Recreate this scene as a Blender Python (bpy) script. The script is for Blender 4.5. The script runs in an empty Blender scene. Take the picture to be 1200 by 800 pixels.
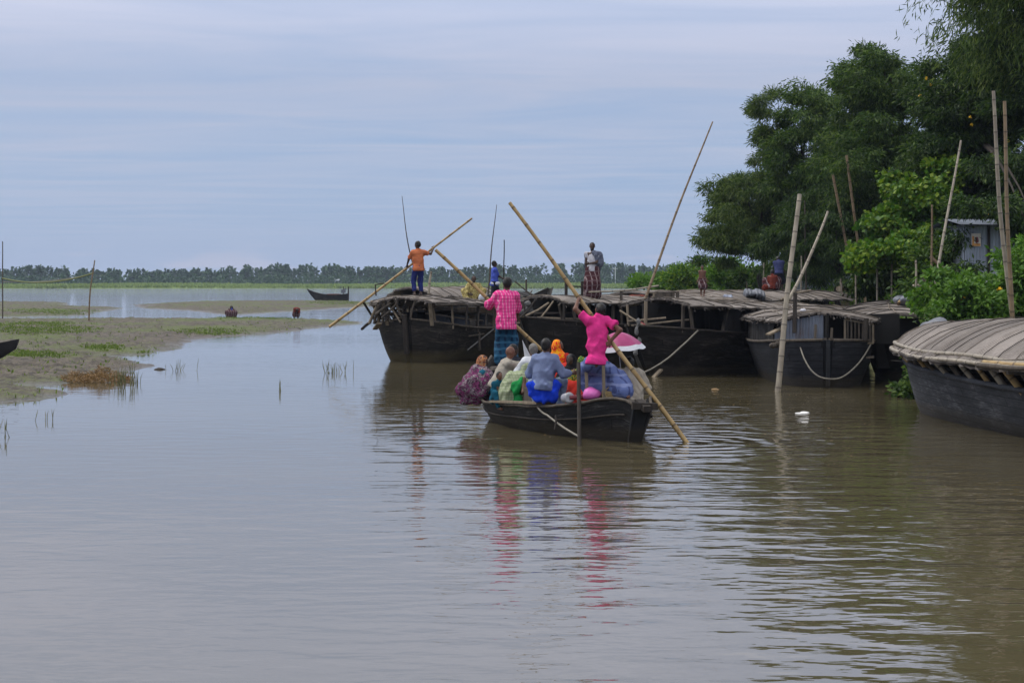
import bpy, math, random
import numpy as np
from mathutils import Vector

rng = np.random.default_rng(11)
random.seed(11)
sc = bpy.context.scene
COL = sc.collection
F, H, HY = 2000.0, 2.6, 330.0          # focal length in photo pixels, eye height, horizon row
UP = np.array([0., 0., 1.])


def V(*a): return np.array(a, float)
def at(px, py, Y): return V((px - 600) / F * Y, Y, H - (py - HY) / F * Y)
def gnd(px, py, z=0.0): return at(px, py, F * (H - z) / (py - HY))
def unit(v):
    v = np.asarray(v, float)
    return v / (np.linalg.norm(v) + 1e-12)


# ------------------------------------------------------------------ mesh builder
class MB:
    def __init__(s):
        s.v, s.f, s.sg, s.n = [], [], [], 0

    def add(s, v, f, mat=0, smooth=True, sg=None):
        v = np.asarray(v, float).reshape(-1, 3)
        f = np.asarray(f, int)
        s.v.append(v)
        s.f.append((f + s.n, mat, smooth))
        s.sg.append(np.zeros((len(v), 3)) if sg is None else np.asarray(sg, float))
        s.n += len(v)

    def grid(s, P, mat=0, smooth=True, flip=False, closed_u=False, closed_v=False, sg=None):
        P = np.asarray(P, float)
        nu, nv = P.shape[:2]
        idx = np.arange(nu * nv).reshape(nu, nv)
        iu = np.arange(nu if closed_u else nu - 1)
        iv = np.arange(nv if closed_v else nv - 1)
        A = idx[np.ix_(iu, iv)]
        B = idx[np.ix_((iu + 1) % nu, iv)]
        C_ = idx[np.ix_((iu + 1) % nu, (iv + 1) % nv)]
        D = idx[np.ix_(iu, (iv + 1) % nv)]
        q = np.stack([A, B, C_, D], -1).reshape(-1, 4)
        if flip: q = q[:, ::-1]
        s.add(P.reshape(-1, 3), q, mat, smooth, None if sg is None else np.asarray(sg).reshape(-1, 3))

    def tube(s, pts, r, n=8, mat=0, caps=True):
        pts = np.asarray(pts, float)
        m = len(pts)
        r = np.broadcast_to(np.asarray(r, float), (m,))
        tan = np.gradient(pts, axis=0)
        tan /= np.linalg.norm(tan, axis=1, keepdims=True) + 1e-12
        ref = UP if abs(tan[0][2]) < .9 else V(1, 0, 0)
        a = np.cross(tan, ref); a /= np.linalg.norm(a, axis=1, keepdims=True) + 1e-9
        b = np.cross(tan, a)
        th = np.linspace(0, 2 * math.pi, n, endpoint=False)
        ring = a[:, None] * np.cos(th)[None, :, None] + b[:, None] * np.sin(th)[None, :, None]
        P = pts[:, None] + ring * r[:, None, None]
        L = np.concatenate([[0], np.cumsum(np.linalg.norm(np.diff(pts, axis=0), axis=1))])
        sg = np.zeros((m, n, 3)); sg[..., 0] = L[:, None]; sg[..., 1] = th[None]
        s.grid(P, mat, True, closed_v=True, sg=sg)
        if caps:
            for i in (0, m - 1):
                s.add(P[i], [list(range(n))[::1 if i == 0 else -1]], mat, False)

    def box(s, c, size, mat=0, ax=None, jit=0):
        """box centred c, size along the three axes in ax (rows)"""
        ax = np.eye(3) if ax is None else np.asarray(ax, float)
        h = np.asarray(size, float) / 2
        co = []
        for i in (-1, 1):
            for j in (-1, 1):
                for k in (-1, 1):
                    co.append(np.asarray(c, float) + ax[0] * h[0] * i + ax[1] * h[1] * j + ax[2] * h[2] * k)
        co = np.array(co)
        if jit: co += rng.normal(0, jit, co.shape)
        f = [[0, 1, 3, 2], [4, 6, 7, 5], [0, 4, 5, 1], [2, 3, 7, 6], [0, 2, 6, 4], [1, 5, 7, 3]]
        s.add(co, f, mat, False)

    def beam(s, a, b, w, t, mat=0, up=UP):
        a, b = np.asarray(a, float), np.asarray(b, float)
        x = unit(b - a)
        y = np.cross(up, x)
        if np.linalg.norm(y) < 1e-3: y = np.cross(V(1, 0, 0), x)
        y = unit(y); z = np.cross(x, y)
        s.box((a + b) / 2, (np.linalg.norm(b - a), w, t), mat, [x, y, z])

    def build(s, name, mats, parent=None, label=None, cat=None, group=None, kind=None):
        Vv = np.concatenate(s.v)
        loops = np.concatenate([f.ravel() for f, _, _ in s.f])
        tot = np.concatenate([np.full(len(f), f.shape[1]) for f, _, _ in s.f])
        mi = np.concatenate([np.full(len(f), m) for f, m, _ in s.f])
        sm = np.concatenate([np.full(len(f), k, bool) for f, _, k in s.f])
        st = np.concatenate([[0], np.cumsum(tot)[:-1]])
        me = bpy.data.meshes.new(name)
        me.vertices.add(len(Vv)); me.vertices.foreach_set('co', Vv.ravel().astype(np.float32))
        me.loops.add(len(loops)); me.loops.foreach_set('vertex_index', loops.astype(np.int32))
        me.polygons.add(len(tot)); me.polygons.foreach_set('loop_start', st.astype(np.int32))
        for m in (mats if isinstance(mats, (list, tuple)) else [mats]): me.materials.append(m)
        me.polygons.foreach_set('material_index', mi.astype(np.int32))
        me.polygons.foreach_set('use_smooth', sm)
        at_ = me.attributes.new('sg', 'FLOAT_VECTOR', 'POINT')
        at_.data.foreach_set('vector', np.concatenate(s.sg).ravel().astype(np.float32))
        me.update(calc_edges=True)
        me.validate()
        o = bpy.data.objects.new(name, me)
        COL.objects.link(o)
        if parent: o.parent = parent
        tag(o, label, cat, group, kind)
        return o


def tag(o, label=None, cat=None, group=None, kind=None):
    for k, v in (('label', label), ('category', cat), ('group', group), ('kind', kind)):
        if v: o[k] = v
    return o


def thing(name, label, cat, loc=(0, 0, 0), rz=0.0, group=None):
    o = bpy.data.objects.new(name, None)
    o.empty_display_size = .2
    COL.objects.link(o)
    o.location = loc
    o.rotation_euler = (0, 0, rz)
    return tag(o, label, cat, group)


# ------------------------------------------------------------------ node materials
class NT:
    def __init__(s, name):
        s.m = bpy.data.materials.new(name)
        s.m.use_nodes = True
        s.t = s.m.node_tree
        s.b = s.t.nodes['Principled BSDF']
        s.out = s.t.nodes['Material Output']
        s.b.inputs['Specular IOR Level'].default_value = .3

    def n(s, typ, ins=None, out=0, **pr):
        nd = s.t.nodes.new(typ)
        for k, v in pr.items(): setattr(nd, k, v)
        for k, v in (ins or {}).items(): s.put(nd.inputs[k], v)
        return nd.outputs[out]

    def put(s, sock, v):
        if isinstance(v, bpy.types.NodeSocket): s.t.links.new(v, sock)
        else:
            if isinstance(v, (tuple, list)) and len(v) == 3 and len(sock.default_value) == 4: v = (*v, 1)
            sock.default_value = v

    def set(s, **kw):
        for k, v in kw.items(): s.put(s.b.inputs[k.replace('_', ' ')], v)

    def math(s, op, a, b=0.0, c=None):
        d = {0: a, 1: b}
        if c is not None: d[2] = c
        return s.n('ShaderNodeMath', d, operation=op)

    def coord(s, kind='Object', scale=(1, 1, 1)):
        c = s.n('ShaderNodeTexCoord')
        c = c.node.outputs[kind]
        return s.n('ShaderNodeMapping', {0: c, 'Scale': scale})

    def attr(s, name='sg', scale=(1, 1, 1)):
        a = s.n('ShaderNodeAttribute', attribute_name=name).node.outputs['Vector']
        return s.n('ShaderNodeMapping', {0: a, 'Scale': scale})

    def noise(s, vec, scale=1., detail=4., rough=.55, dist=0.):
        return s.n('ShaderNodeTexNoise', {'Vector': vec, 'Scale': scale, 'Detail': detail, 'Roughness': rough, 'Distortion': dist})

    def ramp(s, fac, stops, interp='LINEAR'):
        o = s.n('ShaderNodeValToRGB', {0: fac})
        cr = o.node.color_ramp
        cr.interpolation = interp
        while len(cr.elements) < len(stops): cr.elements.new(.5)
        for e, (p, c) in zip(cr.elements, stops):
            e.position = p
            e.color = (*c, 1) if not isinstance(c, (int, float)) else (c, c, c, 1)
        return o

    def mix(s, fac, a, b, mode='MIX'):
        o = s.n('ShaderNodeMix', data_type='RGBA', blend_type=mode)
        nd = o.node
        s.put(nd.inputs[0], fac); s.put(nd.inputs[6], a); s.put(nd.inputs[7], b)
        return nd.outputs[2]

    def bump(s, h, strength=.3, dist=.02):
        s.put(s.b.inputs['Normal'], s.n('ShaderNodeBump', {'Height': h, 'Strength': strength, 'Distance': dist}))


def noisy(name, c1, c2, scale=3., rough=.85, bump=.3, stretch=(1, 1, 1), fine=40., bdist=.01, spec=.3, lo=.3, hi=.7):
    t = NT(name)
    co = t.coord('Object', stretch)
    n1 = t.noise(co, scale, 5, .6)
    n2 = t.noise(co, fine, 3, .6)
    f = t.math('ADD', t.math('MULTIPLY', n1, .75), t.math('MULTIPLY', n2, .25))
    t.set(Base_Color=t.ramp(f, [(lo, c1), (hi, c2)]), Roughness=rough, Specular_IOR_Level=spec)
    if bump: t.bump(f, bump, bdist)
    return t.m


def cloth(name, c1, c2=None, rough=.9):
    c2 = c2 or tuple(x * .78 for x in c1)
    return noisy(name, tuple(x * .8 for x in c2), c1, 7, rough, .6, fine=60, bdist=.02, spec=.12)


def plaid(name, base, line, period=.045, width=.2, line2=None, wz=None):
    """woven checks: lines at fixed spacing in the cloth's own coordinates"""
    t = NT(name)
    co = t.coord('Object')
    warp = t.noise(co, 4, 2)
    sx = t.n('ShaderNodeSeparateXYZ', {0: co}).node.outputs
    def lines(sock, per, w):
        u = t.math('ADD', t.math('DIVIDE', sock, per), t.math('MULTIPLY', warp, .6))
        return t.math('LESS_THAN', t.math('FRACT', u), w)
    a = lines(t.math('ADD', sx[0], t.math('MULTIPLY', sx[1], .6)), period, width)
    b = lines(sx[2], period, width if wz is None else wz)
    c = t.mix(t.math('MULTIPLY', a, .8), base, line)
    c = t.mix(t.math('MULTIPLY', b, .8), c, line2 or line)
    c = t.mix(t.math('MULTIPLY', t.noise(co, 60, 2), .25), c, tuple(x * .6 for x in base))
    t.set(Base_Color=c, Roughness=.9, Specular_IOR_Level=.15)
    return t.m


def printed(name, cols, scale=14., mix=.5):
    """printed cloth: blotches of several colours"""
    t = NT(name)
    co = t.coord('Object')
    w = t.noise(co, scale * 1.1, 3, .6, 1.2)
    st = [(.0 if i == 0 else .30 + .40 * i / len(cols), c) for i, c in enumerate(cols)]
    t.set(Base_Color=t.ramp(w, st, 'CONSTANT'), Roughness=.85, Specular_IOR_Level=.15)
    t.bump(w, .3, .01)
    return t.m


def leafmat(name, c1, c2, c3, trans=.33):
    t = NT(name)
    g = t.n('ShaderNodeNewGeometry').node
    n1 = t.noise(t.coord('Object'), .55, 2, .5)
    f = t.math('ADD', t.math('MULTIPLY', g.outputs['Random Per Island'], .55), t.math('MULTIPLY', n1, .45))
    col = t.ramp(f, [(.2, c1), (.5, c2), (.82, c3)])
    t.set(Base_Color=col, Roughness=.55, Specular_IOR_Level=.25)
    tr = t.n('ShaderNodeBsdfTranslucent', {'Color': t.mix(1., col, (1.0, 1.1, .45), 'MULTIPLY')})
    ms = t.n('ShaderNodeMixShader', {0: trans, 1: t.b.outputs[0], 2: tr})
    t.t.links.new(ms, t.out.inputs[0])
    return t.m


MAT = {}


def make_mats():
    m = MAT
    # tarred hull planks: courses follow the hull (attribute sg: metres along, metres of girth)
    def hullmat(name, c1, c2, worn, amount, moss=None):
        t = NT(name)
        sgv = t.attr('sg')
        se = t.n('ShaderNodeSeparateXYZ', {0: sgv}).node.outputs
        g = t.math('FRACT', t.math('DIVIDE', se[1], .17))
        seam = t.math('LESS_THAN', g, .09)
        butt = t.math('LESS_THAN', t.math('FRACT', t.math('ADD', t.math('DIVIDE', se[0], 1.9), t.math('MULTIPLY', t.math('FLOOR', t.math('DIVIDE', se[1], .17)), .37))), .012)
        joint = t.math('MAXIMUM', seam, butt)
        co = t.coord('Object', (1, 1, 3))
        n1 = t.noise(co, 1.1, 6, .65)
        n2 = t.noise(t.attr('sg', (1.5, 14, 1)), 3, 5, .7)
        f = t.math('ADD', t.math('MULTIPLY', n1, .5), t.math('MULTIPLY', n2, .5))
        col = t.ramp(f, [(.38, c1), (.52, c2), (.52 + amount * .75, worn)])
        col = t.mix(t.math('MULTIPLY', joint, .7), col, tuple(x * .35 for x in c1))
        zz = t.n('ShaderNodeSeparateXYZ', {0: t.coord('Object')}).node.outputs[2]
        wl = t.math('ADD', zz, t.math('MULTIPLY', n1, -.35))
        if moss:
            col = t.mix(t.ramp(wl, [(0.0, .75), (.28, 0.)]), col, moss)
        else:
            col = t.mix(t.ramp(wl, [(0.0, .45), (.12, 0.)]), col, (.05, .04, .025))
        t.set(Base_Color=col, Roughness=t.ramp(f, [(.3, .55), (.7, .85)]), Specular_IOR_Level=.13)
        t.bump(t.math('SUBTRACT', f, t.math('MULTIPLY', joint, .8)), .5, .02)
        return t.m
    m['hull'] = hullmat('hull_tarred', (.006, .0055, .005), (.014, .0125, .0115), (.075, .066, .058), .20)
    m['hull_old'] = hullmat('hull_weathered', (.009, .009, .008), (.022, .02, .018), (.11, .095, .08), .18, (.07, .056, .025))
    m['hull_ferry'] = hullmat('hull_ferry', (.009, .009, .0095), (.024, .0235, .024), (.13, .125, .12), .17)
    m['hull_slate'] = hullmat('hull_slate', (.010, .011, .014), (.021, .0225, .027), (.07, .072, .08), .25)
    m['hull_grey'] = hullmat('hull_grey', (.024, .027, .032), (.060, .064, .073), (.19, .195, .205), .20)
    # mat roof
    t = NT('bamboo_mat')
    co = t.coord('Object')
    n1 = t.noise(co, .9, 5, .6); n2 = t.noise(t.attr('sg', (40, 4, 1)), 1, 3, .6); n3 = t.noise(co, 14, 4, .7)
    f = t.math('ADD', t.math('MULTIPLY', n1, .45), t.math('ADD', t.math('MULTIPLY', n2, .3), t.math('MULTIPLY', n3, .25)))
    sxx = t.n('ShaderNodeSeparateXYZ', {0: t.attr('sg')}).node.outputs
    pan = t.n('ShaderNodeTexWhiteNoise', {'W': t.math('ADD', t.math('FLOOR', t.math('DIVIDE', sxx[0], 1.15)), t.math('MULTIPLY', t.math('FLOOR', t.math('DIVIDE', sxx[1], .9)), 7.3))}, noise_dimensions='1D')
    slit = t.n('ShaderNodeTexWave', {'Vector': t.attr('sg', (1, 1, 1)), 'Scale': 9., 'Distortion': 3., 'Detail': 2.}, out=1, bands_direction='Y')
    f = t.math('ADD', t.math('MULTIPLY', f, .8), t.math('ADD', t.math('MULTIPLY', pan, .16), t.math('MULTIPLY', slit, .08)))
    t.set(Base_Color=t.ramp(f, [(.30, (.058, .051, .046)), (.5, (.148, .130, .117)), (.70, (.28, .25, .226))]), Roughness=.85, Specular_IOR_Level=.25)
    t.bump(f, .7, .03)
    m['mat'] = t.m
    m['lath'] = noisy('split_bamboo_lath', (.09, .075, .06), (.24, .20, .16), 3, .8, .3)
    m['lath_dark'] = noisy('weathered_lath', (.018, .016, .014), (.06, .05, .042), 3, .85, .3)
    m['tan_mat'] = noisy('tan_mat', (.17, .13, .085), (.28, .22, .15), 2, .85, .3, fine=60)
    m['wood'] = noisy('grey_wood', (.03, .026, .022), (.115, .095, .075), 2.2, .85, .5, (6, 6, 1.2))
    m['wood_light'] = noisy('pale_wood', (.10, .08, .055), (.27, .22, .16), 2.2, .8, .4, (6, 6, 1.2))
    m['wood_dark'] = noisy('dark_wood', (.012, .01, .009), (.045, .037, .03), 2.2, .85, .4, (6, 6, 1.2))
    m['black_tarp'] = noisy('black_tarpaulin', (.006, .006, .006), (.018, .017, .017), 1.5, .75, .4)
    m['grey_tarp'] = noisy('grey_tarpaulin', (.07, .08, .095), (.17, .18, .21), 1.5, .5, .5)
    m['blue_tarp'] = noisy('blue_grey_sheet', (.10, .12, .17), (.22, .25, .33), 2., .4, .5)
    m['rope'] = noisy('rope', (.12, .11, .09), (.28, .26, .22), 20, .9, .5)
    m['rope_grey'] = noisy('grey_rope', (.07, .07, .07), (.16, .16, .16), 20, .9, .5)
    m['rope_pink'] = noisy('pink_rope', (.35, .07, .08), (.5, .14, .14), 20, .8, .4)
    m['net'] = noisy('green_cord', (.10, .13, .05), (.2, .22, .09), 20, .9, .4)

    def bamboo(name, c1, c2, ring):
        t = NT(name)
        se = t.n('ShaderNodeSeparateXYZ', {0: t.attr('sg')}).node.outputs
        fr = t.math('FRACT', t.math('DIVIDE', se[0], .38))
        n1 = t.noise(t.coord('Object', (3, 3, 1)), 2.5, 4, .6)
        col = t.ramp(n1, [(.3, c1), (.7, c2)])
        col = t.mix(t.ramp(fr, [(0., .9), (.055, .85), (.075, 0.), (.93, 0.), (1., .5)]), col, ring)
        t.set(Base_Color=col, Roughness=.5, Specular_IOR_Level=.4)
        return t.m
    m['bamboo'] = bamboo('bamboo_yellow', (.21, .135, .05), (.38, .265, .11), (.08, .05, .025))
    m['bamboo_pale'] = bamboo('bamboo_weathered', (.17, .145, .11), (.33, .29, .22), (.07, .055, .04))
    m['bamboo_brown'] = bamboo('bamboo_brown', (.115, .078, .042), (.23, .165, .095), (.05, .035, .02))

    t = NT('corrugated_tin')
    co = t.coord('Object')
    n1 = t.noise(co, 1.6, 5, .6); n2 = t.noise(t.coord('Object', (8, 8, .6)), 2, 3)
    col = t.ramp(n1, [(.3, (.085, .10, .135)), (.65, (.155, .18, .225))])
    col = t.mix(t.ramp(n2, [(.55, 0.), (.75, .6)]), col, (.10, .055, .03))
    t.set(Base_Color=col, Roughness=.5, Metallic=.0, Specular_IOR_Level=.5)
    m['tin_dark'] = t.m
    t = NT('corrugated_tin_pale')
    co = t.coord('Object')
    n1 = t.noise(co, 1.2, 5, .6); n2 = t.noise(t.coord('Object', (6, 6, .5)), 2, 3)
    col = t.ramp(n1, [(.3, (.20, .23, .28)), (.65, (.32, .36, .42))])
    col = t.mix(t.ramp(n2, [(.58, 0.), (.8, .5)]), col, (.16, .11, .08))
    t.set(Base_Color=col, Roughness=.5, Specular_IOR_Level=.5)
    m['tin'] = t.m

    m['leaf_dark'] = leafmat('leaf_dark', (.013, .034, .007), (.040, .090, .014), (.125, .185, .03))
    m['leaf_deep'] = leafmat('leaf_deep', (.009, .026, .007), (.026, .062, .012), (.085, .135, .024))
    m['leaf_bamboo'] = leafmat('leaf_bamboo', (.018, .042, .009), (.055, .10, .018), (.14, .185, .04))
    m['leaf_mid'] = leafmat('leaf_mid', (.035, .095, .012), (.08, .18, .022), (.15, .26, .035))
    m['leaf_lime'] = leafmat('leaf_lime', (.022, .075, .008), (.07, .16, .014), (.20, .27, .026), .3)
    m['leaf_far'] = leafmat('leaf_far', (.012, .042, .016), (.022, .066, .022), (.042, .095, .03), .15)
    m['grass'] = leafmat('grass_far', (.13, .19, .05), (.19, .26, .075), (.26, .32, .10), .2)
    m['grass_mud'] = leafmat('grass_short', (.07, .12, .018), (.12, .18, .03), (.18, .23, .05), .2)
    m['straw'] = leafmat('straw', (.10, .06, .025), (.20, .12, .045), (.32, .20, .09), .1)
    m['reed'] = leafmat('reed', (.10, .12, .05), (.17, .18, .09), (.28, .27, .15), .2)
    m['bark'] = noisy('bark', (.016, .013, .010), (.045, .037, .029), 5, .9, .6, (3, 3, 1))
    m['culm'] = noisy('bamboo_culm', (.02, .03, .012), (.055, .065, .028), 4, .6, .3)
    m['yellow'] = noisy('yellow_petal', (.65, .40, .02), (.8, .55, .04), 8, .7, 0)
    m['white_petal'] = noisy('white_petal', (.5, .5, .55), (.7, .7, .75), 8, .7, 0)

    # skin, hair, cloth
    m['skin'] = noisy('skin', (.075, .036, .02), (.115, .056, .033), 6, .55, .1, spec=.4)
    m['skin_dark'] = noisy('skin_dark', (.035, .018, .012), (.06, .032, .02), 6, .55, .1, spec=.4)
    m['skin_red'] = noisy('skin_brown', (.10, .042, .025), (.15, .066, .04), 6, .55, .1, spec=.4)
    m['eye'] = noisy('eye', (.02, .015, .012), (.03, .02, .015), 30, .3, 0)
    m['hair'] = noisy('black_hair', (.004, .004, .004), (.014, .012, .011), 40, .5, .5, (1, 1, 4))
    m['hair_grey'] = noisy('grey_hair', (.09, .085, .08), (.20, .19, .18), 30, .8, .5)
    m['plaid_pink'] = plaid('pink_checked_cotton', (.74, .055, .26), (.82, .40, .55), .062, .2, (.35, .03, .15))
    m['pink'] = cloth('hot_pink_cotton', (.78, .045, .27))
    m['lungi_blue'] = plaid('blue_checked_lungi', (.10, .135, .30), (.035, .045, .13), .16, .25, (.20, .24, .42))
    m['lungi_teal'] = plaid('teal_checked_lungi', (.010, .052, .105), (.004, .012, .035), .13, .35, (.03, .11, .19))
    m['denim'] = cloth('denim_shirt', (.17, .215, .36))
    m['jeans'] = cloth('pale_jeans', (.24, .31, .43))
    m['blue'] = cloth('bright_blue_cloth', (.012, .055, .62))
    m['beige'] = cloth('beige_shirt', (.36, .33, .28))
    m['khaki'] = cloth('khaki_trousers', (.26, .27, .18))
    m['cream'] = cloth('cream_kurta', (.40, .36, .30))
    m['white'] = cloth('white_cotton', (.62, .65, .70))
    m['green'] = cloth('green_cloth', (.015, .24, .06))
    m['palegreen'] = plaid('pale_green_shawl', (.33, .37, .25), (.22, .27, .15), .05, .3)
    m['purple'] = printed('purple_printed_sari', [(.02, .015, .02), (.20, .04, .13), (.05, .022, .045), (.22, .18, .20), (.03, .016, .026), (.17, .03, .11)], 8)
    m['teal'] = cloth('teal_cloth', (.012, .10, .16))
    m['multi'] = printed('multicolour_scarf', [(.05, .2, .2), (.45, .2, .08), (.12, .04, .03), (.3, .12, .05), (.04, .1, .12)], 13)
    m['redscarf'] = printed('red_yellow_sari', [(.62, .02, .015), (.75, .05, .01), (.72, .33, .01), (.55, .015, .02), (.7, .12, .01)], 10)
    m['redcloth'] = cloth('red_cloth', (.45, .03, .02))
    m['black'] = cloth('black_burqa', (.010, .010, .012))
    m['yellowgreen'] = printed('green_yellow_scarf', [(.03, .10, .03), (.45, .33, .02), (.04, .14, .03), (.02, .05, .02), (.5, .2, .02)], 11)
    m['orange'] = plaid('orange_striped_shirt', (.50, .15, .06), (.36, .065, .03), .075, .0, (.40, .13, .06), .42)
    m['navy'] = cloth('navy_trousers', (.02, .03, .15))
    m['yellowshirt'] = printed('yellow_patterned_shirt', [(.36, .30, .10), (.42, .36, .15), (.18, .13, .04), (.40, .34, .14)], 15)
    m['blueshirt'] = cloth('blue_shirt', (.07, .11, .50))
    m['darkcloth'] = cloth('dark_cloth', (.018, .02, .03))
    m['maroon'] = plaid('maroon_checked_lungi', (.055, .018, .022), (.30, .24, .24), .15, .22, (.13, .09, .10))
    m['greycheck'] = plaid('grey_checked_shawl', (.16, .18, .24), (.045, .05, .08), .05, .35)
    m['offwhite'] = cloth('off_white_vest', (.55, .55, .60))
    m['rust'] = cloth('rust_red_cloth', (.15, .032, .022))
    m['bluepurple'] = cloth('slate_blue_shirt', (.045, .055, .14))
    m['umb'] = noisy('magenta_umbrella', (.24, .025, .10), (.34, .045, .16), 6, .5, .1)
    m['pinkbag'] = noisy('pink_plastic', (.55, .10, .38), (.68, .18, .50), 5, .4, .3)
    m['brown_bundle'] = noisy('straw_bag', (.2, .14, .06), (.34, .25, .12), 20, .9, .5)
    m['silver'] = noisy('tin_can', (.25, .26, .28), (.4, .4, .43), 8, .35, .1, spec=.6)
    m['maroonwood'] = noisy('red_lacquer', (.10, .015, .02), (.18, .04, .05), 6, .4, .1)
    m['paper'] = noisy('poster_paper', (.5, .45, .38), (.62, .57, .5), 6, .7, .0)
    m['paper_orange'] = noisy('poster_orange', (.5, .22, .06), (.6, .3, .1), 6, .7, .0)
    m['foam'] = noisy('white_foam', (.6, .6, .6), (.75, .75, .75), 12, .8, .2)


make_mats()
# ------------------------------------------------------------------ implicit surfaces for bodies and clothes
def nets(fld, org, h):
    s = fld < 0
    nx, ny, nz = fld.shape
    cn = np.zeros((nx - 1, ny - 1, nz - 1)); ps = np.zeros((nx - 1, ny - 1, nz - 1, 3))
    cor = [(i, j, k) for i in (0, 1) for j in (0, 1) for k in (0, 1)]
    def sub(a, c): return a[c[0]:nx - 1 + c[0], c[1]:ny - 1 + c[1], c[2]:nz - 1 + c[2]]
    for a in cor:
        for ax in range(3):
            if a[ax] == 0:
                b = list(a); b[ax] = 1
                va, vb = sub(fld, a), sub(fld, b)
                m = (va < 0) != (vb < 0)
                t = np.where(m, va / np.where(m, va - vb, 1), 0)
                cn += m
                for q in range(3): ps[..., q] += np.where(m, a[q] + (t if q == ax else 0), 0)
    mk = cn > 0
    idx = np.full(mk.shape, -1); idx[mk] = np.arange(mk.sum())
    cells = np.argwhere(mk)
    v = org + h * (cells + ps[mk] / cn[mk][:, None])
    quads = []
    for ax in range(3):
        o = [q for q in range(3) if q != ax]
        n = list(fld.shape)
        lo = [slice(0, n[q] - 1) if q == ax else slice(1, n[q] - 1) for q in range(3)]
        hi = [slice(1, n[q]) if q == ax else slice(1, n[q] - 1) for q in range(3)]
        a, b = s[tuple(lo)], s[tuple(hi)]
        for flip in (False, True):
            e = np.argwhere((a & ~b) if not flip else (~a & b))
            if not len(e): continue
            e = e.copy()
            for q in o: e[:, q] += 1
            def cell(d0, d1):
                c = e.copy(); c[:, o[0]] += d0; c[:, o[1]] += d1
                return idx[c[:, 0], c[:, 1], c[:, 2]]
            q4 = np.stack([cell(-1, -1), cell(0, -1), cell(0, 0), cell(-1, 0)], -1)
            if flip ^ (ax == 1): q4 = q4[:, ::-1]
            quads.append(q4)
    q = np.concatenate(quads)
    return v, q[(q >= 0).all(1)]


class SDF:
    def __init__(s, k=.03): s.p, s.k, s.cuts, s.lc = [], k, [], []
    def cone(s, a, b, ra, rb, k=None): s.p.append((np.asarray(a, float), np.asarray(b, float), ra, rb, k)); return s
    def ell(s, c, r, R=None, k=None): s.p.append((np.asarray(c, float), np.asarray(r, float), np.eye(3) if R is None else np.asarray(R), None, k)); return s
    def cut(s, pt, n): s.cuts.append((np.asarray(pt, float), unit(n))); return s

    def mesh(s, vox, folds=0., fseed=0, ffreq=22., fz=.55):
        lo, hi = np.full(3, 1e9), np.full(3, -1e9)
        bb = []
        for p in s.p:
            if p[3] is None:
                r = np.max(p[1]); a, b = p[0] - r, p[0] + r
            else:
                r = max(p[2], p[3]); a, b = np.minimum(p[0], p[1]) - r, np.maximum(p[0], p[1]) + r
            bb.append((a, b)); lo = np.minimum(lo, a); hi = np.maximum(hi, b)
        lo -= 3 * vox + folds * 2; hi += 3 * vox + folds * 2
        n = np.ceil((hi - lo) / vox).astype(int) + 1
        f = np.full(tuple(n), 1.0)
        ax = [lo[q] + vox * np.arange(n[q]) for q in range(3)]
        for p, (a, b) in zip(s.p, bb):
            k = p[4] or s.k
            i0 = np.clip(np.floor((a - k - 3 * vox - folds * 2 - lo) / vox).astype(int), 0, n - 1)
            i1 = np.clip(np.ceil((b + k + 3 * vox + folds * 2 - lo) / vox).astype(int) + 1, 1, n)
            sl = tuple(slice(i0[q], i1[q]) for q in range(3))
            P = np.stack(np.meshgrid(*[ax[q][sl[q]] for q in range(3)], indexing='ij'), -1)
            if p[3] is None:
                q_ = (P - p[0]) @ p[2].T / p[1]
                L = np.linalg.norm(q_, axis=-1)
                d = L * (L - 1) / (np.linalg.norm(q_ / p[1], axis=-1) + 1e-9)
            else:
                ba = p[1] - p[0]
                t = np.clip(((P - p[0]) @ ba) / (ba @ ba + 1e-12), 0, 1)
                d = np.linalg.norm(P - p[0] - t[..., None] * ba, axis=-1) - (p[2] + (p[3] - p[2]) * t)
            u = f[sl]
            hh = np.maximum(k - np.abs(u - d), 0) / k
            f[sl] = np.minimum(u, d) - hh * hh * k / 4
        if folds or s.cuts or s.lc:
            P = np.stack(np.meshgrid(*ax, indexing='ij'), -1)
        if folds:
            r2 = np.random.default_rng(fseed)
            for i in range(6):
                w = unit(r2.normal(0, 1, 3) * V(1, 1, fz)) * ffreq * r2.uniform(.5, 1.6)
                f += folds * .62 * (np.abs(np.sin(.5 * (P @ w) + r2.uniform(0, 6) + 1.2 * np.sin(P @ (w[[1, 2, 0]] * .35)))) - .6)
        if folds:
            for i in range(3):
                w = unit(r2.normal(0, 1, 3)) * ffreq * 2.6
                f += folds * .12 * np.sin(P @ w + r2.uniform(0, 6) + 2. * np.sin(P @ (w[[2, 0, 1]] * .3)))
        for pt, u, R in s.lc:          # open cuff: flat end across a sleeve
            a_ = (P - pt) @ u; rad = np.linalg.norm(P - pt - a_[..., None] * u, axis=-1)
            f = np.where((rad < R) & (a_ > -.01) & (a_ < .10), np.maximum(f, a_), f)
        for pt, nn in s.cuts:
            f = np.maximum(f, (P - pt) @ nn)
        return nets(f, lo, vox)


def ik(a, t, l1, l2, hint):
    a, t = np.asarray(a, float), np.asarray(t, float)
    d = t - a
    L = np.linalg.norm(d)
    if L > (l1 + l2) * .995:
        t = a + d / L * (l1 + l2) * .995; d = t - a; L = np.linalg.norm(d)
    x = (l1 * l1 - l2 * l2 + L * L) / (2 * L)
    h = math.sqrt(max(l1 * l1 - x * x, 0))
    u = d / L
    w = np.asarray(hint, float); w = unit(w - u * (w @ u))
    return a + u * x + w * h, t


def frame(fwd, up=UP):
    f = unit(fwd); x = unit(np.cross(f, up)); u = np.cross(x, f)
    return x, f, u


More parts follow.
